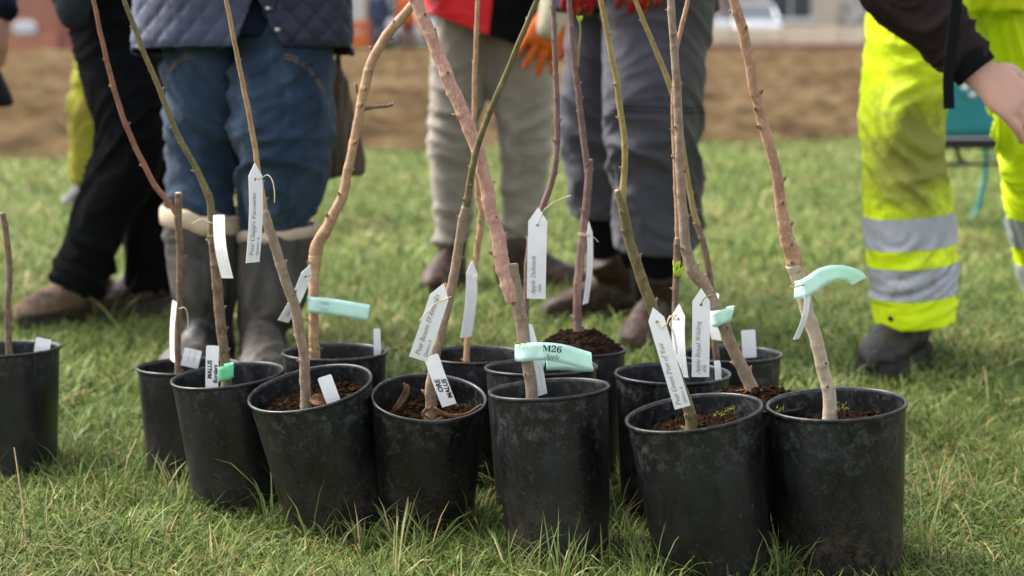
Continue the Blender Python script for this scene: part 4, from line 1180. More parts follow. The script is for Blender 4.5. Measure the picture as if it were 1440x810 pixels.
# ================================================================== saplings
BUD = None
def bud_mesh():
    global BUD
    v, f = loft([(0, 0, 0, .0028), (0, -.001, .003, .0032), (0, -.0025, .0065, .0026), (0, -.003, .009, .0009)], n=8, sub=2, ref=V((1, 0, 0)))
    BUD = mesh('bud', v, f); BUD.materials.append(M['bud'])
bud_mesh()
def stem_mesh(pts, sd, nodes=.034, cutend=False):
    """pts: (x,y,z,r). Tapered, knobbly woody tube with swellings at the nodes; returns mesh and node frames."""
    rr = random.Random(sd)
    D = catmull(pts, 14)
    C = [V(d[:3]) for d in D]; Rr = [d[3] for d in D]
    cum = [0]
    for i in range(1, len(C)): cum.append(cum[-1] + (C[i] - C[i - 1]).length)
    L = cum[-1]
    # resample every 3 mm
    m_ = max(6, int(L / .0028)); P, Q = [], []
    j = 0
    for i in range(m_ + 1):
        s = L * i / m_
        while j < len(cum) - 2 and cum[j + 1] < s: j += 1
        t = (s - cum[j]) / max(1e-6, cum[j + 1] - cum[j])
        P.append(C[j].lerp(C[j + 1], t)); Q.append(Rr[j] * (1 - t) + Rr[j + 1] * t)
    nd = []; s = rr.uniform(.01, nodes)
    while s < L - .01:
        nd.append((s, rr.uniform(0, 6.283))); s += nodes * rr.uniform(.7, 1.35)
    n = 12
    ref = V((0, 1, 0)); vs, fs = [], []
    frames = []
    for i in range(m_ + 1):
        t = (P[min(i + 1, m_)] - P[max(i - 1, 0)]).normalized()
        a = (ref - t * ref.dot(t)).normalized(); b = t.cross(a)
        s = L * i / m_
        kink = V((noise.noise(V((s * 22, sd, 0))), noise.noise(V((s * 22, sd, 7))), 0)) * Q[i] * .28
        for k in range(n):
            th = 2 * math.pi * k / n
            r = Q[i] * (1 + .06 * noise.noise(V((math.cos(th) * 1.3, math.sin(th) * 1.3, s * 45 + sd))) + .035 * noise.noise(V((math.cos(th) * 3, math.sin(th) * 3, s * 190 + sd))))
            for s0, t0 in nd:
                ds = (s - s0) / (.0026 + Q[i] * .14)
                if abs(ds) < 2.5:
                    g = math.exp(-ds * ds)
                    r += Q[i] * g * (.05 + .17 * max(0, math.cos(th - t0)) ** 3)
            vs.append(P[i] + kink + a * (math.cos(th) * r) + b * (math.sin(th) * r))
        for s0, t0 in nd:
            if abs(s - s0) < L / m_ / 2: frames.append((P[i] + kink, t, (a * math.cos(t0) + b * math.sin(t0)).normalized(), Q[i]))
    for i in range(m_):
        for k in range(n): fs.append((i * n + k, i * n + (k + 1) % n, (i + 1) * n + (k + 1) % n, (i + 1) * n + k))
    fs += [tuple(range(n - 1, -1, -1)), tuple(range(m_ * n, (m_ + 1) * n))]
    return mesh('stem', vs, fs), frames
def px_path(path, Y, lean=0.0):
    """path: (px, py, half width px[, dY]); bottom first. lean: depth change from bottom to top."""
    y0, y1 = path[0][1], path[-1][1]
    out = []
    for q in path:
        t = (y0 - q[1]) / max(1, (y0 - y1))
        yy = Y + lean * t + (q[3] if len(q) > 3 else 0)
        p = at(q[0], q[1], yy)
        out.append((p.x, p.y, p.z, q[2] * yy / FPX))
    return out
def extend(path, L=.35, taper=.55):
    a, b = V(path[-2][:3]), V(path[-1][:3]); d = (b - a).normalized()
    d2 = (d + V((0, 0, .35))).normalized()
    r = path[-1][3]
    return path + [(*(b + d * L * .5), r * (1 + taper) / 2), (*(b + d * L * .5 + d2 * L * .5), r * taper)]
def sapling(key, label, segs, lean=0.0, buds=True, dy=0.0, group='young fruit trees in the pots'):
    """segs: list of (part name, bark, path, flags)."""
    pt = POTS[key]; Y = pt['Y'] + dy
    root = segs[0][2][0]
    b = at(root[0], root[1], Y)
    e = empty('sapling', b); tag(e, label, 'sapling', group)
    tot = [segs[0][2][0][1], min(q[1] for s in segs for q in s[2])]
    for si, sg in enumerate(segs):
        nm, bk, path = sg[:3]; fl = sg[3] if len(sg) > 3 else ''
        full = []
        for q in path:
            t = (tot[0] - q[1]) / max(1, tot[0] - tot[1])
            full.append((q[0], q[1], q[2] * .87, lean * t + (q[3] if len(q) > 3 else 0)))
        y0 = [at(q[0], q[1], Y + q[3]) for q in full]
        pts = [(p.x, p.y, p.z, q[2] * (Y + q[3]) / FPX) for p, q in zip(y0, full)]
        if si == 0:                                     # root end goes down into the soil
            p0 = pts[0]; pts = [(p0[0], p0[1], p0[2] - .035, p0[3] * 1.15)] + pts
        if 'x' in fl: pts = extend(pts)
        me, fr = stem_mesh(pts, sum(map(ord, key)) * 3 + si * 7, .030 if 'd' in fl else .038)
        o = link(nm, me, BK[bk], e)
        if 'c' in fl:                                   # pruning cut with pale wood
            pa, pb = V(pts[-2][:3]), V(pts[-1][:3]); d = (pb - pa).normalized()
            link('cut_face', mesh('cut_face', *loft([(*(pb + d * .0004), pts[-1][3] * .86), (*(pb + d * .0016), pts[-1][3] * .8)], n=12, sub=1, round_ends=False)), M['cut_wood'], o)
        if buds and 'b' in fl:
            for p, t, rad, r in fr:
                q = bpy.data.objects.new('bud', BUD); COL.objects.link(q)
                z = (t * .85 + rad * .5).normalized(); xx = t.cross(rad).normalized(); yy = z.cross(xx).normalized()
                q.matrix_world = Matrix((( xx.x, yy.x, z.x, 0), (xx.y, yy.y, z.y, 0), (xx.z, yy.z, z.z, 0), (0, 0, 0, 1)))
                sc = min(1.0, max(.45, r / .008)) * random.uniform(.6, 1.05)
                q.matrix_world = Matrix.Translation(p + rad * r * .92) @ q.matrix_world @ Matrix.Scale(sc, 4)
                mw = q.matrix_world.copy(); q.parent = e; q.matrix_parent_inverse = PW(e).inverted(); q.matrix_basis = mw
    return e
SAP = {}
SAP['A'] = sapling('A', 'short brown stem cut off in the pot at the left edge', [('stem', 'brown', [(12, 490, 5.5), (11, 430, 5), (13, 380, 5), (10, 335, 5), (3, 300, 4.5)], 'bc')])
SAP['B'] = sapling('B', 'stem with a long thin reddish shoot leaning left, leftmost in the cluster', [
    ('stem', 'brown', [(250, 506, 5.5), (252, 420, 5.5), (253, 345, 6), (250, 300, 6.5), (251, 272, 6)], 'bc'),
    ('shoot', 'redbrown', [(248, 300, 5), (238, 286, 4.6), (215, 255, 4.6), (185, 195, 4.4), (162, 130, 4.2), (143, 55, 3.8), (132, 0, 3.6)], 'bx')], lean=-.05)
SAP['C'] = sapling('C', 'dark brown stem leaning left above the handwritten tag', [
    ('stem', 'brown', [(319, 530, 9), (313, 480, 8.5), (307, 420, 8.5), (302, 360, 8.5), (301, 330, 8.5)], 'bc'),
    ('shoot', 'olive', [(297, 335, 6.5), (297, 300, 6), (293, 276, 6.5), (275, 235, 5), (250, 190, 5), (226, 130, 4.6), (197, 60, 4.2), (175, 0, 3.8)], 'bx')], lean=-.03)
SAP['D'] = sapling('D', 'grey brown stem bending left into a thin tan shoot, carrying the narrow label', [
    ('stem', 'grey', [(430, 560, 9), (427, 500, 8.5), (416, 440, 8.5), (394, 370, 8.5), (380, 325, 8.5), (372, 298, 7.5)], 'bc'),
    ('shoot', 'tan', [(374, 302, 5), (371, 285, 5), (364, 245, 4.6), (352, 170, 4.4), (336, 90, 4), (318, 0, 3.6)], 'bx')], lean=-.06)
SAP['E'] = sapling('E', 'knobbly olive brown stem leaning right above the roots', [
    ('stem', 'grey', [(606, 572, 9.5), (607, 540, 9), (612, 500, 8.5), (622, 460, 8), (640, 380, 8), (647, 330, 7.5), (655, 290, 7)], 'bd'),
    ('shoot', 'olive', [(653, 298, 6.5), (660, 262, 5.8), (668, 220, 5.4), (682, 175, 5), (706, 118, 4.8), (730, 60, 4.4), (755, 0, 4)], 'bxd')], lean=-.14)
SAP['F'] = sapling('F', 'thick pink barked stem leaning left, tallest and reddest of the group', [
    ('rootstock', 'grey', [(748, 552, 10), (742, 510, 10), (735, 465, 10.5), (727, 420, 10.5), (720, 372, 10)], 'bc'),
    ('scion', 'pink', [(722, 425, 12), (714, 398, 13), (702, 345, 12), (692, 300, 11), (680, 245, 11), (664, 190, 11), (640, 135, 11), (620, 85, 10.5), (600, 35, 10), (584, 0, 10)], 'bxd')], lean=.07)
SAP['G'] = sapling('G', 'yellow green stem curving up from the muddy leaning pot', [
    ('rootstock', 'olive', [(972, 588, 10), (957, 545, 10), (938, 490, 9), (920, 440, 9), (903, 395, 9), (886, 340, 8.5), (876, 295, 8), (869, 268, 6)], 'bc'),
    ('scion', 'yellow', [(875, 296, 6.5), (876, 265, 5.5), (879, 215, 5.2), (870, 135, 5), (857, 60, 4.6), (845, 0, 4.4)], 'bx')], lean=-.05)
SAP['H'] = sapling('H', 'stout stem with pale lower bark and orange upper shoot at the right', [
    ('rootstock', 'pale', [(1168, 578, 12), (1160, 530, 11), (1148, 480, 11), (1136, 440, 11), (1126, 405, 11.5), (1116, 372, 13)], 'b'),
    ('scion', 'orange', [(1119, 382, 12.5), (1112, 355, 13.5), (1103, 320, 11), (1096, 270, 9), (1087, 225, 9), (1075, 180, 9), (1062, 130, 8.5), (1048, 60, 8.5), (1033, 0, 8)], 'bxd')], lean=-.04)
SAP['I'] = sapling('I', 'tan stem with spurs sweeping right behind the mint tape flag', [
    ('rootstock', 'tan', [(442, 490, 9), (441, 440, 8), (441, 395, 9), (442, 360, 11)], 'b'),
    ('scion', 'tan', [(442, 372, 10.5), (446, 345, 10.5), (464, 312, 9), (482, 275, 8), (490, 235, 7.5), (500, 190, 7.5), (511, 130, 8), (524, 85, 8), (540, 55, 8), (565, 25, 7.5), (592, -5, 7)], 'bx'),
    ('spur', 'brown', [(513, 153, 3.4), (530, 150, 3), (545, 149, 2.8), (552, 146, 3.4)], 'c'),
    ('spur', 'brown', [(508, 138, 3.2), (502, 127, 2.8), (500, 118, 2.6)], 'c'),
    ('spur', 'brown', [(524, 86, 3), (522, 76, 2.8), (521, 66, 2.6)], 'c')], lean=.08)
SAP['J'] = sapling('J', 'thin straight light brown stem in the back row', [
    ('stem', 'tan', [(656, 505, 5), (660, 450, 5), (667, 385, 5), (674, 330, 5.5), (678, 290, 5)], 'b'),
    ('shoot', 'tan', [(677, 296, 5), (672, 270, 4.4), (667, 200, 4), (668, 100, 4), (672, 0, 3.6)], 'bx')], lean=.02)
SAP['K'] = sapling('K', 'slender purple brown stem behind the tall plain white label', [
    ('stem', 'purple', [(742, 508, 4.5), (740, 440, 4.5), (742, 370, 4.6), (748, 325, 4.8), (764, 290, 5.5), (777, 250, 5), (784, 195, 4.8), (782, 120, 4.4), (778, 0, 4)], 'bxd')], lean=.02)
SAP['L'] = sapling('L', 'grey purple stem rising from the heaped compost', [
    ('stem', 'purple', [(812, 460, 7.5), (813, 400, 7), (819, 335, 7), (826, 275, 6.5), (829, 225, 6)], 'bdc'),
    ('shoot', 'purple', [(827, 245, 5.5), (822, 205, 5.2), (814, 140, 5), (806, 75, 4.6), (800, 0, 4)], 'bxd'),
    ('twig', 'yellow', [(812, 95, 2.2), (814, 70, 1.8), (816, 45, 1.6), (815, 30, 1.6)], '')], lean=.02)
SAP['M'] = sapling('M', 'slim orange brown stem with bright green opening buds', [
    ('stem', 'brown', [(950, 520, 5), (949, 455, 5), (951, 390, 5.5), (953, 345, 6.5), (954, 335, 6.5)], 'bc'),
    ('shoot', 'orange', [(955, 350, 5), (953, 320, 4.6), (950, 240, 4.2), (947, 160, 4), (950, 80, 3.8), (958, 40, 3.8), (968, 0, 3.6)], 'bx')], lean=.0)
SAP['N'] = sapling('N', 'yellow shoot on a dark brown stem crossing behind the others', [
    ('stem', 'brown', [(1008, 510, 5.5), (1003, 440, 5.5), (997, 385, 5.5), (990, 345, 5.5), (979, 312, 5.5)], 'b'),
    ('shoot', 'yellow', [(982, 318, 5), (975, 295, 4.6), (967, 250, 4.4), (957, 190, 4.4), (945, 130, 4.4), (920, 65, 4), (893, 0, 3.6)], 'bx')], lean=-.02)
SAP['O'] = sapling('O', 'thick brown stem leaning left with bare roots and a green tape band', [
    ('rootstock', 'grey', [(1056, 545, 11), (1038, 505, 10), (1018, 460, 10), (1001, 420, 10), (984, 390, 11)], 'bd'),
    ('scion', 'grey', [(988, 397, 10.5), (973, 378, 10), (964, 340, 8.5), (960, 300, 8), (957, 250, 7.5), (954, 160, 7), (949, 80, 6.5), (943, 0, 6)], 'bxd')], lean=.0)
# roots, moss, dead leaf, green buds
def root_part(key, path, par, w=2.4):
    Y = POTS[key]['Y']
    pts = [(*at(q[0], q[1], Y + (q[2] if len(q) > 2 else 0)), w * Y / FPX * (1 - .5 * i / len(path))) for i, q in enumerate(path)]
    tube_obj('root', pts, M['root'], par, n=7, sub=5)
rr_ = random.Random(21)
for k in range(13):
    a_ = rr_.uniform(-.9, 3.6); L_ = rr_.uniform(14, 42); x_, y_ = 1056.0, 547.0
    pa = [(x_, y_, -.004)]
    for q in range(4):
        x_ += L_ / 4 * math.cos(a_) + rr_.uniform(-3, 3); y_ += L_ / 4 * abs(math.sin(a_)) * .25 + rr_.uniform(-1.5, 3.0); a_ += rr_.uniform(-.4, .4)
        pa.append((x_, y_, -.006 * q * math.sin(a_)))
    root_part('O', pa, SAP['O'], rr_.uniform(1.0, 2.2))
for pa in ([(606, 572), (596, 583), (610, 590), (622, 588)], [(612, 574), (630, 583), (655, 582), (672, 572), (677, 569)], [(600, 574), (594, 582), (597, 592)], [(615, 580), (640, 586), (662, 583)]):
    root_part('E', [(a_, b_, -.03) for a_, b_ in pa], SAP['E'], 2.2)
def leaf_curl(path, w, label, Y, name='dead_leaf', m_='dead_leaf', cat='leaf'):
    C = [V(q[:3]) for q in catmull([tuple(at(q[0], q[1], Y + q[2])) for q in path], 6)]
    n = len(C); vs, fs = [], []
    for i, c in enumerate(C):
        t = i / (n - 1); ww = w * math.sin(math.pi * min(.97, max(.06, t))) ** .7
        d = (C[min(i + 1, n - 1)] - C[max(i - 1, 0)]).normalized()
        s = d.cross(V((.3, -1, .4))).normalized(); nn = s.cross(d)
        for k in range(5):
            u = -1 + k / 2
            vs.append(c + s * ww * u + nn * (ww * .6 * u * u + .003 * noise.noise(V((i * .6, k, Y * 9)))))
    for i in range(n - 1):
        for k in range(4): fs.append((i * 5 + k, i * 5 + k + 1, (i + 1) * 5 + k + 1, (i + 1) * 5 + k))
    o = link(name, thicken(mesh(name, vs, fs), .0008), M[m_]); tag(o, label, cat)
leaf_curl([(548, 583, .03), (563, 566, .03), (572, 548, .03), (568, 538, .035)], .0055, 'curled dead brown leaf standing in the tipped pot', 2.70)
leaf_curl([(436, 562, -.02), (448, 563, -.03), (459, 567, -.03)], .010, 'flat dead leaf at the foot of the stem beside the blank tag', 2.74)
def moss(key, spots, nm='moss'):
    rr = random.Random(len(spots) + ord(key)); vs, fs = [], []
    for px, py, k in spots:
        c0 = at(px, py, POTS[key]['Y'] + k)
        for _ in range(16):
            c = c0 + V((rr.gauss(0, .006), rr.gauss(0, .006), rr.gauss(0, .002)))
            d = V((rr.uniform(-1, 1), rr.uniform(-1, 1), rr.uniform(.3, 1.4))).normalized() * rr.uniform(.003, .008)
            s = d.cross(V((rr.uniform(-1, 1), rr.uniform(-1, 1), 0))).normalized() * .0014
            i = len(vs); vs += [c - s, c + s, c + d]; fs.append((i, i + 1, i + 2))
    o = link(nm, mesh(nm, vs, fs, False), M['moss'], POTS[key]['e'])
    o['kind'] = 'stuff'
moss('G', [(1020, 580, .01), (1008, 584, .0), (1028, 577, .02)])
moss('H', [(1098, 577, .0), (1186, 576, .02), (1182, 570, .03)])
moss('I', [(434, 489, -.015), (446, 491, -.018)])
def green_bud(p, sc, par):
    for k in range(5):
        a_ = k * 1.256
        d = V((math.cos(a_) * .35, math.sin(a_) * .35, 1)).normalized()
        q = p + V((math.cos(a_), math.sin(a_), 0)) * .0022 * sc
        v, f = loft([(*q, .0008 * sc), (*(q + d * .005 * sc), .0028 * sc, .0012 * sc), (*(q + d * .010 * sc), .002 * sc, .001 * sc), (*(q + d * .014 * sc), .0005 * sc)], n=8, sub=3)
        link('green_bud', mesh('green_bud', v, f), M['leaf_bud'], par)
green_bud(at(953, 388, 2.86), 1.25, SAP['M']); green_bud(at(951, 377, 2.862), 1.0, SAP['M'])
green_bud(at(815, 30, 3.12), .8, SAP['L'])

# ================================================================== labels, tags and tapes
MI = {}
for i in range(26):
    MI[chr(65 + i)] = chr(0x1D434 + i)
    MI[chr(97 + i)] = chr(0x1D44E + i) if chr(97 + i) != 'h' else '\u210E'
def serif(s): return ''.join(MI.get(c, c) for c in s)
def bold_serif(s):
    o = ''
    for c in s:
        if 'A' <= c <= 'Z': o += chr(0x1D400 + ord(c) - 65)
        elif 'a' <= c <= 'z': o += chr(0x1D41A + ord(c) - 97)
        elif '0' <= c <= '9': o += chr(0x1D7CE + ord(c) - 48)
        else: o += c
    return o
def text_flat(body, size, bold=0.0, shear=0.0):
    cu = bpy.data.curves.new('t', 'FONT'); cu.body = body; cu.size = size; cu.offset = bold; cu.shear = shear; cu.resolution_u = 3
    o = bpy.data.objects.new('t', cu); COL.objects.link(o)
    dg = bpy.context.evaluated_depsgraph_get()
    me = bpy.data.meshes.new_from_object(o.evaluated_get(dg))
    bpy.data.objects.remove(o); bpy.data.curves.remove(cu)
    return me
def put_text(par, fn, lines, ink='grey_ink'):
    """fn(u, v) -> (point, normal); each line: (text, u0, v0, size, bold, shear)."""
    for ln in lines:
        body, u0, v0, size = ln[:4]
        me = text_flat(body, size * .9, ln[4] if len(ln) > 4 else 0, ln[5] if len(ln) > 5 else 0)
        for v in me.vertices:
            p, nn = fn(u0 + v.co.x, v0 + v.co.y); v.co = p + nn * .0014
        me.name = 'lettering'
        link('lettering', me, M[ink], par)
def sheet(name, fn, outline, hole, mt, thick=.0006):
    """flat outline (u, v) with an optional round hole, mapped through fn and given thickness."""
    bm = bmesh.new()
    def loop(pts):
        vs = [bm.verts.new((u, v, 0)) for u, v in pts]
        return [bm.edges.new((vs[i], vs[(i + 1) % len(vs)])) for i in range(len(vs))]
    dense = []
    for i in range(len(outline)):
        a_, b_ = outline[i], outline[(i + 1) % len(outline)]
        k = max(1, int(math.hypot(b_[0] - a_[0], b_[1] - a_[1]) / .006))
        dense += [(a_[0] + (b_[0] - a_[0]) * t / k, a_[1] + (b_[1] - a_[1]) * t / k) for t in range(k)]
    ed = loop(dense)
    if hole: ed += loop([(hole[0] + hole[2] * math.cos(t), hole[1] + hole[2] * math.sin(t)) for t in np.linspace(0, 2 * math.pi, 14, endpoint=False)])
    bmesh.ops.triangle_fill(bm, edges=ed, use_beauty=True, use_dissolve=False)
    for f in bm.faces:
        if f.normal.z < 0: f.normal_flip()
    for v in bm.verts:
        p, nn = fn(v.co.x, v.co.y); v.co = p
    me = bpy.data.meshes.new(name); bm.to_mesh(me); bm.free()
    bm = bmesh.new(); bm.from_mesh(me)
    bmesh.ops.recalc_face_normals(bm, faces=bm.faces)
    bmesh.ops.solidify(bm, geom=bm.faces[:], thickness=thick)
    bm.to_mesh(me); bm.free()
    return me
def label(lab, tip, foot, Y, w, yaw=0.0, lines=(), bend=.006, dY=0.0, pointed=True, hole=True, string=None, smat='string', name='plant_label', ink='grey_ink', hw=None, cat='label', group='white tie-on labels', face=None):
    """tip / foot: pixel ends of the card's centre line, w: true width in metres, yaw: turn about its length in degrees."""
    P0, P1 = at(tip[0], tip[1], Y), at(foot[0], foot[1], Y + dY)
    u = (P0 - P1); L = u.length; u.normalize()
    n_ = V((0, -1, .12)); n_ = (n_ - u * n_.dot(u)).normalized()
    n_ = Matrix.Rotation(R(yaw), 3, u) @ n_
    rt = u.cross(n_) * 1.0
    if rt.x < 0 and abs(yaw) < 90: rt = -rt
    left = -rt
    def fn(a_, b_):                     # a_ along the card from its foot, b_ towards its left edge
        t = a_ / L
        return P1 + u * a_ + left * b_ + n_ * (bend * math.sin(math.pi * t)), n_
    hwid = w / 2
    if pointed: ol = [(0, -hwid), (L - w * .75, -hwid), (L, 0), (L - w * .75, hwid), (0, hwid)]
    else: ol = [(0, -hwid), (L - .002, -hwid), (L, -hwid + .002), (L, hwid - .002), (L - .002, hwid), (0, hwid)]
    e = empty(name, P1); tag(e, lab, cat, group)
    hpos = (L - w * .95, 0, .0027) if (hole and pointed) else None
    link('card', sheet('card', fn, ol, hpos, M['card']), M['card'], e)
    if lines: put_text(e, fn, lines, ink)
    if string:
        pts = []
        if hpos:
            p, nn = fn(hpos[0], hpos[1]); pts = [(*(p + n_ * .0015), .0010)]
        for q in string: pts.append((*at(q[0], q[1], Y + (q[2] if len(q) > 2 else -.01)), .0010))
        tube_obj('string', pts, M[smat], e, n=6, sub=5)
    return e, fn, L
def small(k, u0, v0, size, n=5, gap=None, seed=0):
    """n lines of tiny print that cannot be read in the photograph."""
    rr = random.Random(seed); out = []
    for i in range(n):
        out.append((' '.join('-' * rr.randint(2, 5) for _ in range(k * 2)), u0, v0 - i * (gap or size * 1.15), size))
    return out
label("narrow white label reading Pear Clapp's Favourite on the tan shoot", (358, 229), (355, 369), 2.685, .0285, 48, [(serif("Pear Clapp's Favourite"), .012, .001, .0125), (serif('Quince A'), .012, -.0095, .0085)],
      string=[(367, 251, -.006), (376, 246, -.01), (383, 254, -.015), (386, 270, -.02), (386, 285, -.02)], group=None)
label('small print label tied with yellow string to the dark brown stem', (308, 302), (320, 391), 2.86, .030, -38, small(3, .006, .010, .0062, 5, seed=1), string=[(300, 314, -.02), (293, 312, -.02), (284, 308, -.02), (271, 314, -.02)], pointed=False, group=None)
label('white label seen edge on beside the leftmost clustered stem', (246, 424), (243, 508), 3.05, .028, -62, bend=.003, string=[(252, 434, -.015), (260, 433, -.02), (264, 445, -.02), (264, 466, -.02)], pointed=False, group=None)
label('slanting white label tied with mossy string behind the mint tape flag', (436, 372), (398, 452), 2.99, .025, 45, [(serif('Quince A'), .012, -.002, .009)], smat='mossy_string', string=[(434, 388, -.02), (444, 385, -.025), (450, 384, -.02)], group=None)
label("white label reading Pear Beurre D'Amanlis on the knobbly stem", (624, 398), (588, 505), 2.665, .0320, 8, [(serif("Pear Beurre D'Amanlis"), .008, .0005, .0125), (serif('Quince A'), .008, -.0115, .0085)],
      string=[(630, 419, -.015), (634, 417, -.02), (626, 421, -.022), (612, 427, -.02), (600, 440, -.02), (590, 451, -.02)], group=None)
label('narrow white label on the thin straight stem in the back row', (663, 367), (655, 474), 3.05, .030, 48, string=[(664, 388, -.012), (669, 388, -.02), (671, 400, -.02), (671, 422, -.02)], group=None)
label('tall white label reading Apple Dabinett on the purple stem', (757, 291), (754, 420), 2.86, .0335, -6, [(serif('Apple Dabinett'), .008, .002, .0125), (serif('M26'), .012, -.0085, .0085)],
      string=[(765, 296, -.02), (770, 291, -.02), (782, 283, -.03), (802, 275, -.03)], group=None)
label('narrow white label on the stem in the heaped compost', (828, 312), (823, 427), 3.08, .028, 66, small(3, .006, .006, .0062, 4, seed=2), string=[(827, 330, -.02), (818, 328, -.025), (813, 330, -.02), (833, 333, -.025), (841, 340, -.02)], group=None)
label('white label reading Pear Green Pear of Yair in front of the yellow green stem', (918, 432), (960, 573), 2.455, .0250, -6, [(serif('Pear Green Pear of Yair'), .006, .001, .0115), (serif('Quince A'), .006, -.0085, .0078)],
      string=[(930, 461, -.008), (938, 455, -.015), (942, 446, -.015), (952, 443, -.01), (942, 455, -.018), (948, 470, -.02), (952, 497, -.015)], group=None)
label('white label hanging left of the tallest label on the slim orange stem', (955, 427), (959, 530), 2.83, .028, -42, small(3, .006, .008, .0062, 5, seed=3), string=[(950, 450, -.01), (943, 444, -.01), (938, 452, -.01)], group=None)
label('white label reading Apple Royal Wilding on the thick leaning stem', (986, 405), (985, 530), 2.665, .0290, -4, [(serif('Apple Royal Wilding'), .006, .001, .0118), (serif('M26'), .008, -.0092, .008)],
      string=[(990, 420, -.012), (1000, 415, -.02), (1006, 417, -.015)], smat='mossy_string', group=None)
label('sliver of a white label behind the thick leaning stem', (1004, 412), (1008, 478), 2.99, .028, -55, pointed=False, group=None)
label('curling white label below the green tape on the stout stem', (1134, 396), (1119, 477), 2.475, .0200, 55, small(2, .010, .004, .0058, 3, seed=4), bend=.008, string=[(1134, 402, -.005), (1128, 401, -.012), (1116, 404, -.012), (1112, 402, .0), (1128, 398, .015), (1136, 404, -.008), (1143, 418, -.01), (1150, 428, -.01)], smat='mossy_string', group=None)
label('printed white label tucked behind the thick pink stem', (738, 458), (760, 556), 2.655, .0260, 25, small(3, .006, .009, .0066, 4, seed=5), string=[(742, 482, -.04), (733, 481, -.045), (724, 484, -.03), (740, 483, -.045), (752, 500, -.045)], smat='mossy_string', pointed=False, group=None)
# stick-in tags (no string)
def stake(lab, tip, foot, Y, w, yaw=0, lines=(), ink='ink', dY=0.0, **k):
    return label(lab, tip, foot, Y, w, yaw, lines, .002, dY, False, False, None, name='plant_tag', ink=ink, cat='tag', group=None, **k)
stake('blank white tag stuck in the soil of the forward leaning pot', (456, 529), (473, 575), 2.70, .0245, 0)
stake('white tag with black handwriting stuck beside the roots', (606, 500), (632, 570), 2.705, .0270, -18, [('ORE', .026, .000, .0135, .00035, .15), ('MALUS', .012, -.0115, .0125, .00035, .15)])
stake('upright white tag with black handwriting beside the green tape curl', (299, 486), (298, 548), 2.83, .0225, 0, [('MALUS', .020, .0005, .0120, .0004, .1), ('Borders', .012, -.0095, .0115, .0003, .2)])
stake('short printed white tag behind the rim of the leftmost clustered pot', (272, 491), (266, 516), 3.03, .033, 10, small(1, .012, .003, .0088, 2, seed=7))
stake('small white tag behind the rim of the left edge pot', (62, 476), (58, 500), 3.12, .030, 0)
stake('small white tag standing in the pot before the wellingtons', (530, 462), (531, 500), 3.05, .0135, 0)
stake('blank white tag in the farthest right hand pot', (1052, 464), (1054, 503), 3.06, .0270, 0)
stake('tiny printed tag in the pot behind the muddy leaning pot', (1008, 507), (1010, 536), 2.80, .0120, 20, small(1, .008, .002, .0062, 2, seed=8))

def tape(lab, path, w, mt='ribbon', lines=(), hole=None, updir=V((0, 0, 1)), name='tape_label', tails=(), ink='ink', twist=None):
    """path: (px, py, Y) centre line of a strip of soft plastic tape."""
    raw = [tuple(at(*q[:3])) + ((q[3],) if len(q) > 3 else (0.0,)) for q in path]
    D = catmull(raw, 10); C = [V(d[:3]) for d in D]; TW = [d[3] for d in D]
    cum = [0]
    for i in range(1, len(C)): cum.append(cum[-1] + (C[i] - C[i - 1]).length)
    L = cum[-1]
    def fn(a_, b_):
        a_ = min(max(a_, 0), L - 1e-6); j = 0
        while j < len(cum) - 2 and cum[j + 1] < a_: j += 1
        t = (a_ - cum[j]) / (cum[j + 1] - cum[j])
        c = C[j].lerp(C[j + 1], t)
        d0 = (C[min(j + 1, len(C) - 1)] - C[max(j - 1, 0)]).normalized(); d1 = (C[min(j + 2, len(C) - 1)] - C[j]).normalized()
        d = d0.lerp(d1, t).normalized()
        x = (updir - d * updir.dot(d)).normalized()
        tw = TW[j] * (1 - t) + TW[j + 1] * t
        x = Matrix.Rotation(tw, 3, d) @ x
        return c + x * b_, d.cross(x)
    n, mrow = max(24, int(L / .003)), 4
    vs, fs = [], []
    for i in range(n + 1):
        for k in range(mrow + 1):
            p, nn = fn(L * i / n, w * (k / mrow - .5)); vs.append(p + nn * (.0016 * noise.noise(p * 70) + .0007 * noise.noise(p * 240)))
    for i in range(n):
        for k in range(mrow): fs.append((i * 5 + k, (i + 1) * 5 + k, (i + 1) * 5 + k + 1, i * 5 + k + 1))
    e = empty(name, C[0]); tag(e, lab, 'tape')
    link('strip', thicken(mesh('strip', vs, fs), .0004), M[mt], e)
    if lines:
        def f2(a_, b_):
            p, nn = fn(a_, b_); return p, (nn if nn.y < 0 else -nn)
        put_text(e, f2, lines, ink)
    return e, fn, L
# mint tape printed M26 on the pink stem
tape('mint green tape printed M26 Apple looped round the pink stem', [(768, 505, 2.69, .0), (742, 498, 2.69, .0), (724, 495, 2.655, .0), (733, 496, 2.615, .0), (760, 494, 2.60, -.05), (790, 497, 2.595, -.1), (815, 504, 2.605, -.15), (833, 509, 2.63, -.2), (822, 510, 2.665, -.1), (795, 508, 2.69, 0), (768, 508, 2.70, 0)],
     .030, 'ribbon', [(bold_serif('M26'), .158, .0005, .0165), (serif('Apple'), .163, -.0105, .0115)])
tape('mint green tape flag flying right from the tan stem', [(446, 430, 3.02), (436, 428, 3.01), (433, 428, 2.985), (442, 429, 2.97), (465, 431, 2.97, -.04), (495, 436, 2.975, -.08), (519, 440, 2.98, -.1)], .030, 'ribbon',
     [('M26', .075, .002, .0095), ('Pear', .077, -.008, .008)], ink='faint_ink')
tape('mint green tape curling over like a leaf on the stout right stem', [(1137, 406, 2.53), (1124, 408, 2.52), (1117, 408, 2.49, .0), (1127, 407, 2.468, .0), (1141, 400, 2.46, .05), (1157, 389, 2.452, .2), (1173, 384, 2.448, .4), (1188, 384, 2.45, .62), (1200, 388, 2.458, .85), (1208, 396, 2.47, .95)], .028, 'ribbon')
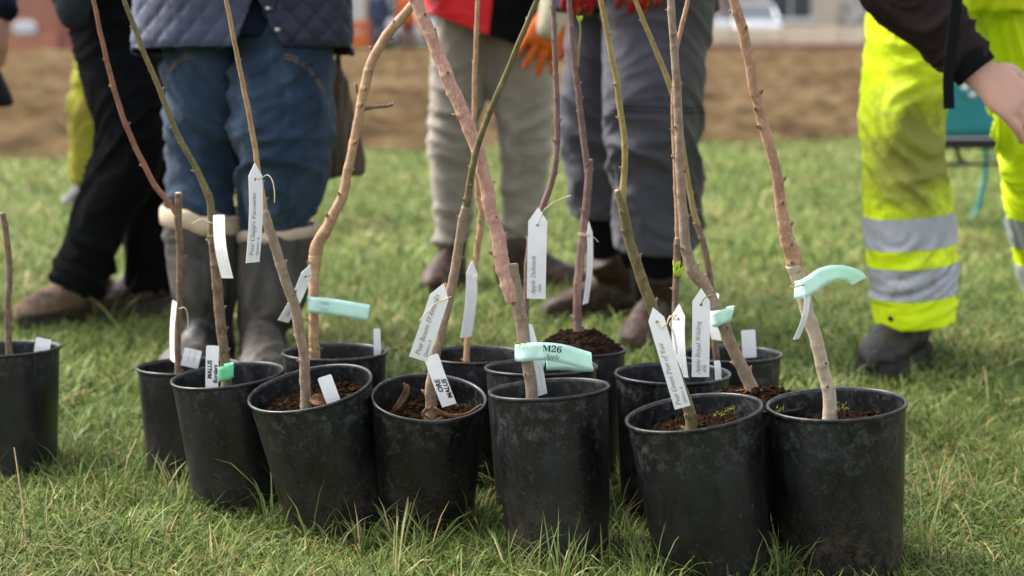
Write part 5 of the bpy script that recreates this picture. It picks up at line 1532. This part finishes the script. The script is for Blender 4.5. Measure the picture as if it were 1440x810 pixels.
tape('short green tape folded round the thick leaning stem', [(1008, 450, 2.73, .25), (1000, 448, 2.705, .25), (1003, 449, 2.675, .25), (1014, 446, 2.665, .25), (1026, 443, 2.675, .25), (1030, 441, 2.69, .25), (1022, 443, 2.70, .25)], .027, 'ribbon')
tape('curled green tape at the foot of the stem by the handwritten tag', [(322, 524, 2.89), (308, 526, 2.88), (299, 527, 2.855, .1), (308, 527, 2.835, .2), (322, 524, 2.83, .2), (328, 520, 2.85, .0), (318, 522, 2.857)], .027, 'green_ribbon')

# ================================================================== grass
def build_grass():
    keep_out = [(p['base'].x, p['base'].y, p['rb'] - .004) for p in POTS.values()]
    zones = [(1.75, 3.5, 36000, 1.0), (3.5, 5.6, 13500, 1.7), (5.6, 8.2, 5000, 2.9), (8.2, 12.8, 2100, 4.6)]
    ALL = []
    for y0, y1, den, wk in zones:
        half0, half1 = y0 * .335 + .35, y1 * .335 + .35
        area = (half0 + half1) * (y1 - y0)
        n = int(area * den)
        y = y0 + (y1 - y0) * rng.random(n)
        hf = y * .335 + .35
        x = (rng.random(n) * 2 - 1) * hf
        ok = np.ones(n, bool)
        for cx, cy, cr in keep_out: ok &= (x - cx) ** 2 + (y - cy) ** 2 > cr * cr
        ok &= y < 11.0 + x * .30 + .15
        x, y = x[ok], y[ok]; n = len(x)
        # clumping fields from a sum of sines
        def fld(fx, ph):
            return (np.sin(x * fx + ph) * np.cos(y * fx * 1.13 + ph * 2.1) + np.sin((x * .8 + y * .6) * fx * 1.7 + ph * 3.3) * .6 + np.sin((y * .9 - x * .5) * fx * 2.9 + ph) * .4) / 2
        c1, c2, c3 = fld(4.1, .7), fld(11.0, 2.2), fld(1.9, 5.1)
        clump = np.clip(.5 + .45 * c1 + .35 * c2, 0, 1.3)
        h = (.026 + .055 * clump * rng.random(n) ** .8 + .012 * rng.random(n)) * (1 + .25 * (c3 > .3))
        tall = rng.random(n) < .035; h = np.where(tall, h * 1.7, h)
        # taller, fresher blades round the feet of the pots
        near = np.zeros(n)
        for cx, cy, cr in keep_out:
            d = np.sqrt((x - cx) ** 2 + (y - cy) ** 2) - cr
            near = np.maximum(near, np.exp(-(d / .05) ** 2) * (rng.random(n) < .55))
        front = np.zeros(n)
        for cx, cy, cr in keep_out: front = np.maximum(front, np.exp(-((x - cx) / .10) ** 2 - ((y - cy + cr + .05) / .075) ** 2))
        h *= np.where((near > .3) & (rng.random(n) < .10), 1.25, (1 - .55 * front) * np.where(y < 3.2, .82, 1))
        w = (.0007 + .0010 * rng.random(n)) * wk
        az = rng.random(n) * 2 * np.pi + 1.2 * c2
        lean = np.abs(rng.normal(.75, .42, n)) * np.where(near > .4, .5, 1); lean = np.clip(lean, .03, 1.35)
        bendk = rng.random(n) * .9 + .15
        # colour
        t = rng.random(n)
        g1 = np.array([.098, .158, .034]); g2 = np.array([.205, .250, .070]); g3 = np.array([.038, .074, .016]); st = np.array([.47, .36, .17]); br = np.array([.20, .135, .060])
        mixv = np.clip(rng.random(n) * .8 + .25 * c3 + .15, 0, 1)[:, None]
        col = g1 * (1 - mixv) + g2 * mixv
        dk = (rng.random(n) < .28)[:, None]; col = np.where(dk, g3 * (.8 + .5 * rng.random((n, 1))), col)
        pstraw = np.clip(.15 + .16 * fld(2.6, 9.0), .03, .5)
        sm = (t < pstraw); col = np.where(sm[:, None], st * (.6 + .5 * rng.random((n, 1))), col)
        bm_ = (t > .93); col = np.where(bm_[:, None], br, col)
        lay = (rng.random(n) < .38); lean = np.where(lay, np.clip(.95 + .4 * rng.random(n), 0, 1.4), lean); h = np.where(lay, h * 1.7, h)
        lean = np.where(sm | bm_, np.clip(lean + .45, 0, 1.45), lean)
        col = col * (.82 + .36 * rng.random((n, 1)))
        
        col = col * (1.28 if y0 > 5 else 1.15 if y0 > 3 else 1.0)
        z0 = np.array([ground_z(a_, b_) for a_, b_ in zip(x, y)]) if n < 250000 else np.zeros(n)
        ALL.append((x, y, z0 - .004, h, w, az, lean, bendk, col))
    # loose tufts of long arching blades, some against the pots
    spots = []
    for _ in range(150):
        yy = 1.9 + 2.4 * rng.random(); spots.append((float((rng.random() * 2 - 1) * (yy * .335 + .1)), float(yy), .7 + .6 * rng.random()))
    for px_, py_ in ((432, 752), (470, 770), (560, 770), (606, 775), (660, 745), (590, 790), (730, 780), (800, 800), (850, 775), (905, 790), (1100, 808), (380, 735), (330, 715), (250, 700), (90, 640), (40, 660), (120, 655), (1300, 780), (690, 690), (880, 700), (150, 470), (195, 445), (930, 460)):
        g_ = gnd(px_, py_, -.02); spots.append((g_.x, g_.y, 1.15 if py_ > 600 else 1.5))
    tx = []
    for cx, cy, k_ in spots:
        if any((cx - a_) ** 2 + (cy - b_) ** 2 < (c_ * .95) ** 2 for a_, b_, c_ in keep_out): continue
        m_ = int(rng.integers(10, 26)); sp_ = rng.random()
        for _ in range(m_):
            r_ = abs(rng.normal(0, .016)) ; t_ = rng.random() * 6.283
            x_, y_ = cx + r_ * math.cos(t_), cy + r_ * math.sin(t_)
            if any((x_ - a_) ** 2 + (y_ - b_) ** 2 < c_ * c_ for a_, b_, c_ in keep_out): continue
            dry = rng.random() < .16
            cc_ = np.array([.50, .39, .20]) * (.7 + .4 * rng.random()) if dry else (np.array([.10, .155, .030]) * (1 - sp_) + np.array([.20, .25, .085]) * sp_) * (.75 + .5 * rng.random())
            tx.append((x_, y_, ground_z(x_, y_) - .004, k_ * (.045 + .075 * rng.random()), .0009 + .0009 * rng.random(), t_ + rng.normal(0, .5), abs(rng.normal(.35, .3)), .2 + rng.random() * .9, *cc_))
    tx = np.array(tx)
    ALL.append(tuple(tx[:, i] for i in range(8)) + (tx[:, 8:11],))
    X, Yy_, Z, Hh, Wd, AZ, LE, BK_, CO = [np.concatenate([a[i] for a in ALL]) for i in range(9)]
    n = len(X)
    dirx, diry = np.cos(AZ), np.sin(AZ); sx, sy = -diry, dirx
    tw = rng.normal(0, .5, n); sx, sy = sx * np.cos(tw) - sy * np.sin(tw), sx * np.sin(tw) + sy * np.cos(tw)
    ts = np.array([0, .36, .72, 1.0]); wsc = np.array([.75, 1.0, .68, 0])
    V_ = np.empty((n, 7, 3), np.float32)
    px, py, pz = X.copy(), Yy_.copy(), Z.copy(); ang = LE * .55
    k = 0
    for i in range(4):
        if i:
            ds = Hh * (ts[i] - ts[i - 1])
            ang = np.clip(ang + BK_ * (.22, .40, .45)[i - 1] * (1 + LE), 0, 2.0)
            px = px + dirx * np.sin(ang) * ds; py = py + diry * np.sin(ang) * ds; pz = np.maximum(pz + np.cos(ang) * ds, Z + .006)
        if i < 3:
            for q in (-1, 1):
                V_[:, k, 0] = px + sx * q * Wd * wsc[i]; V_[:, k, 1] = py + sy * q * Wd * wsc[i]; V_[:, k, 2] = pz
                k += 1
        else:
            V_[:, k, 0] = px; V_[:, k, 1] = py; V_[:, k, 2] = pz
    tri = np.array([0, 1, 3, 0, 3, 2, 2, 3, 5, 2, 5, 4, 4, 5, 6])
    tri_far = np.array([0, 1, 5, 0, 5, 4, 4, 5, 6])
    far = Yy_ > 5.0; ids = np.arange(n)
    F = np.concatenate([(ids[~far][:, None] * 7 + tri[None, :]).ravel(), (ids[far][:, None] * 7 + tri_far[None, :]).ravel()]).astype(np.int32)
    me = bpy.data.meshes.new('grass')
    me.vertices.add(n * 7); me.vertices.foreach_set('co', V_.ravel())
    me.loops.add(len(F)); me.loops.foreach_set('vertex_index', F)
    np_ = len(F) // 3
    me.polygons.add(np_); me.polygons.foreach_set('loop_start', np.arange(np_, dtype=np.int32) * 3)
    me.polygons.foreach_set('use_smooth', np.ones(np_, bool))
    at_ = me.attributes.new('tint', 'FLOAT_COLOR', 'POINT')
    cc = np.ones((n, 7, 4), np.float32)
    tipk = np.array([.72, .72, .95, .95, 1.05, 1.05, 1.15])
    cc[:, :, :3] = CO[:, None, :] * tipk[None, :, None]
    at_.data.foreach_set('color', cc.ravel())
    me.update(); me.validate()
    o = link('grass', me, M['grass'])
    tag(o, 'rough green and straw coloured grass covering the ground', 'grass', kind='stuff')
    pass
build_grass()
# a few long dry stalks that stand out
M['straw'] = mat('dry_straw', (0.55, 0.42, 0.24), (0.42, 0.3, 0.15), 60, 0.8)
def stalk(lab, path, Y, r=.0016):
    pts = [(*at(a_, b_, Y), r * (1 - .4 * i / len(path))) for i, (a_, b_) in enumerate(path)]
    o = link('dry_stalk', mesh('dry_stalk', *loft(pts, n=6, sub=5)), M['straw']); tag(o, lab, 'stalk', None)
stalk('upright dry straw stalk in the grass at lower left', [(38, 778), (33, 720), (26, 670), (20, 630)], 2.62)
stalk('broken dry straw stem leaning in the grass below the left pots', [(176, 666), (180, 645), (192, 618)], 2.95)
stalk('dry straw stem lying in the grass right of the pots', [(1372, 690), (1362, 662), (1355, 640)], 2.75)
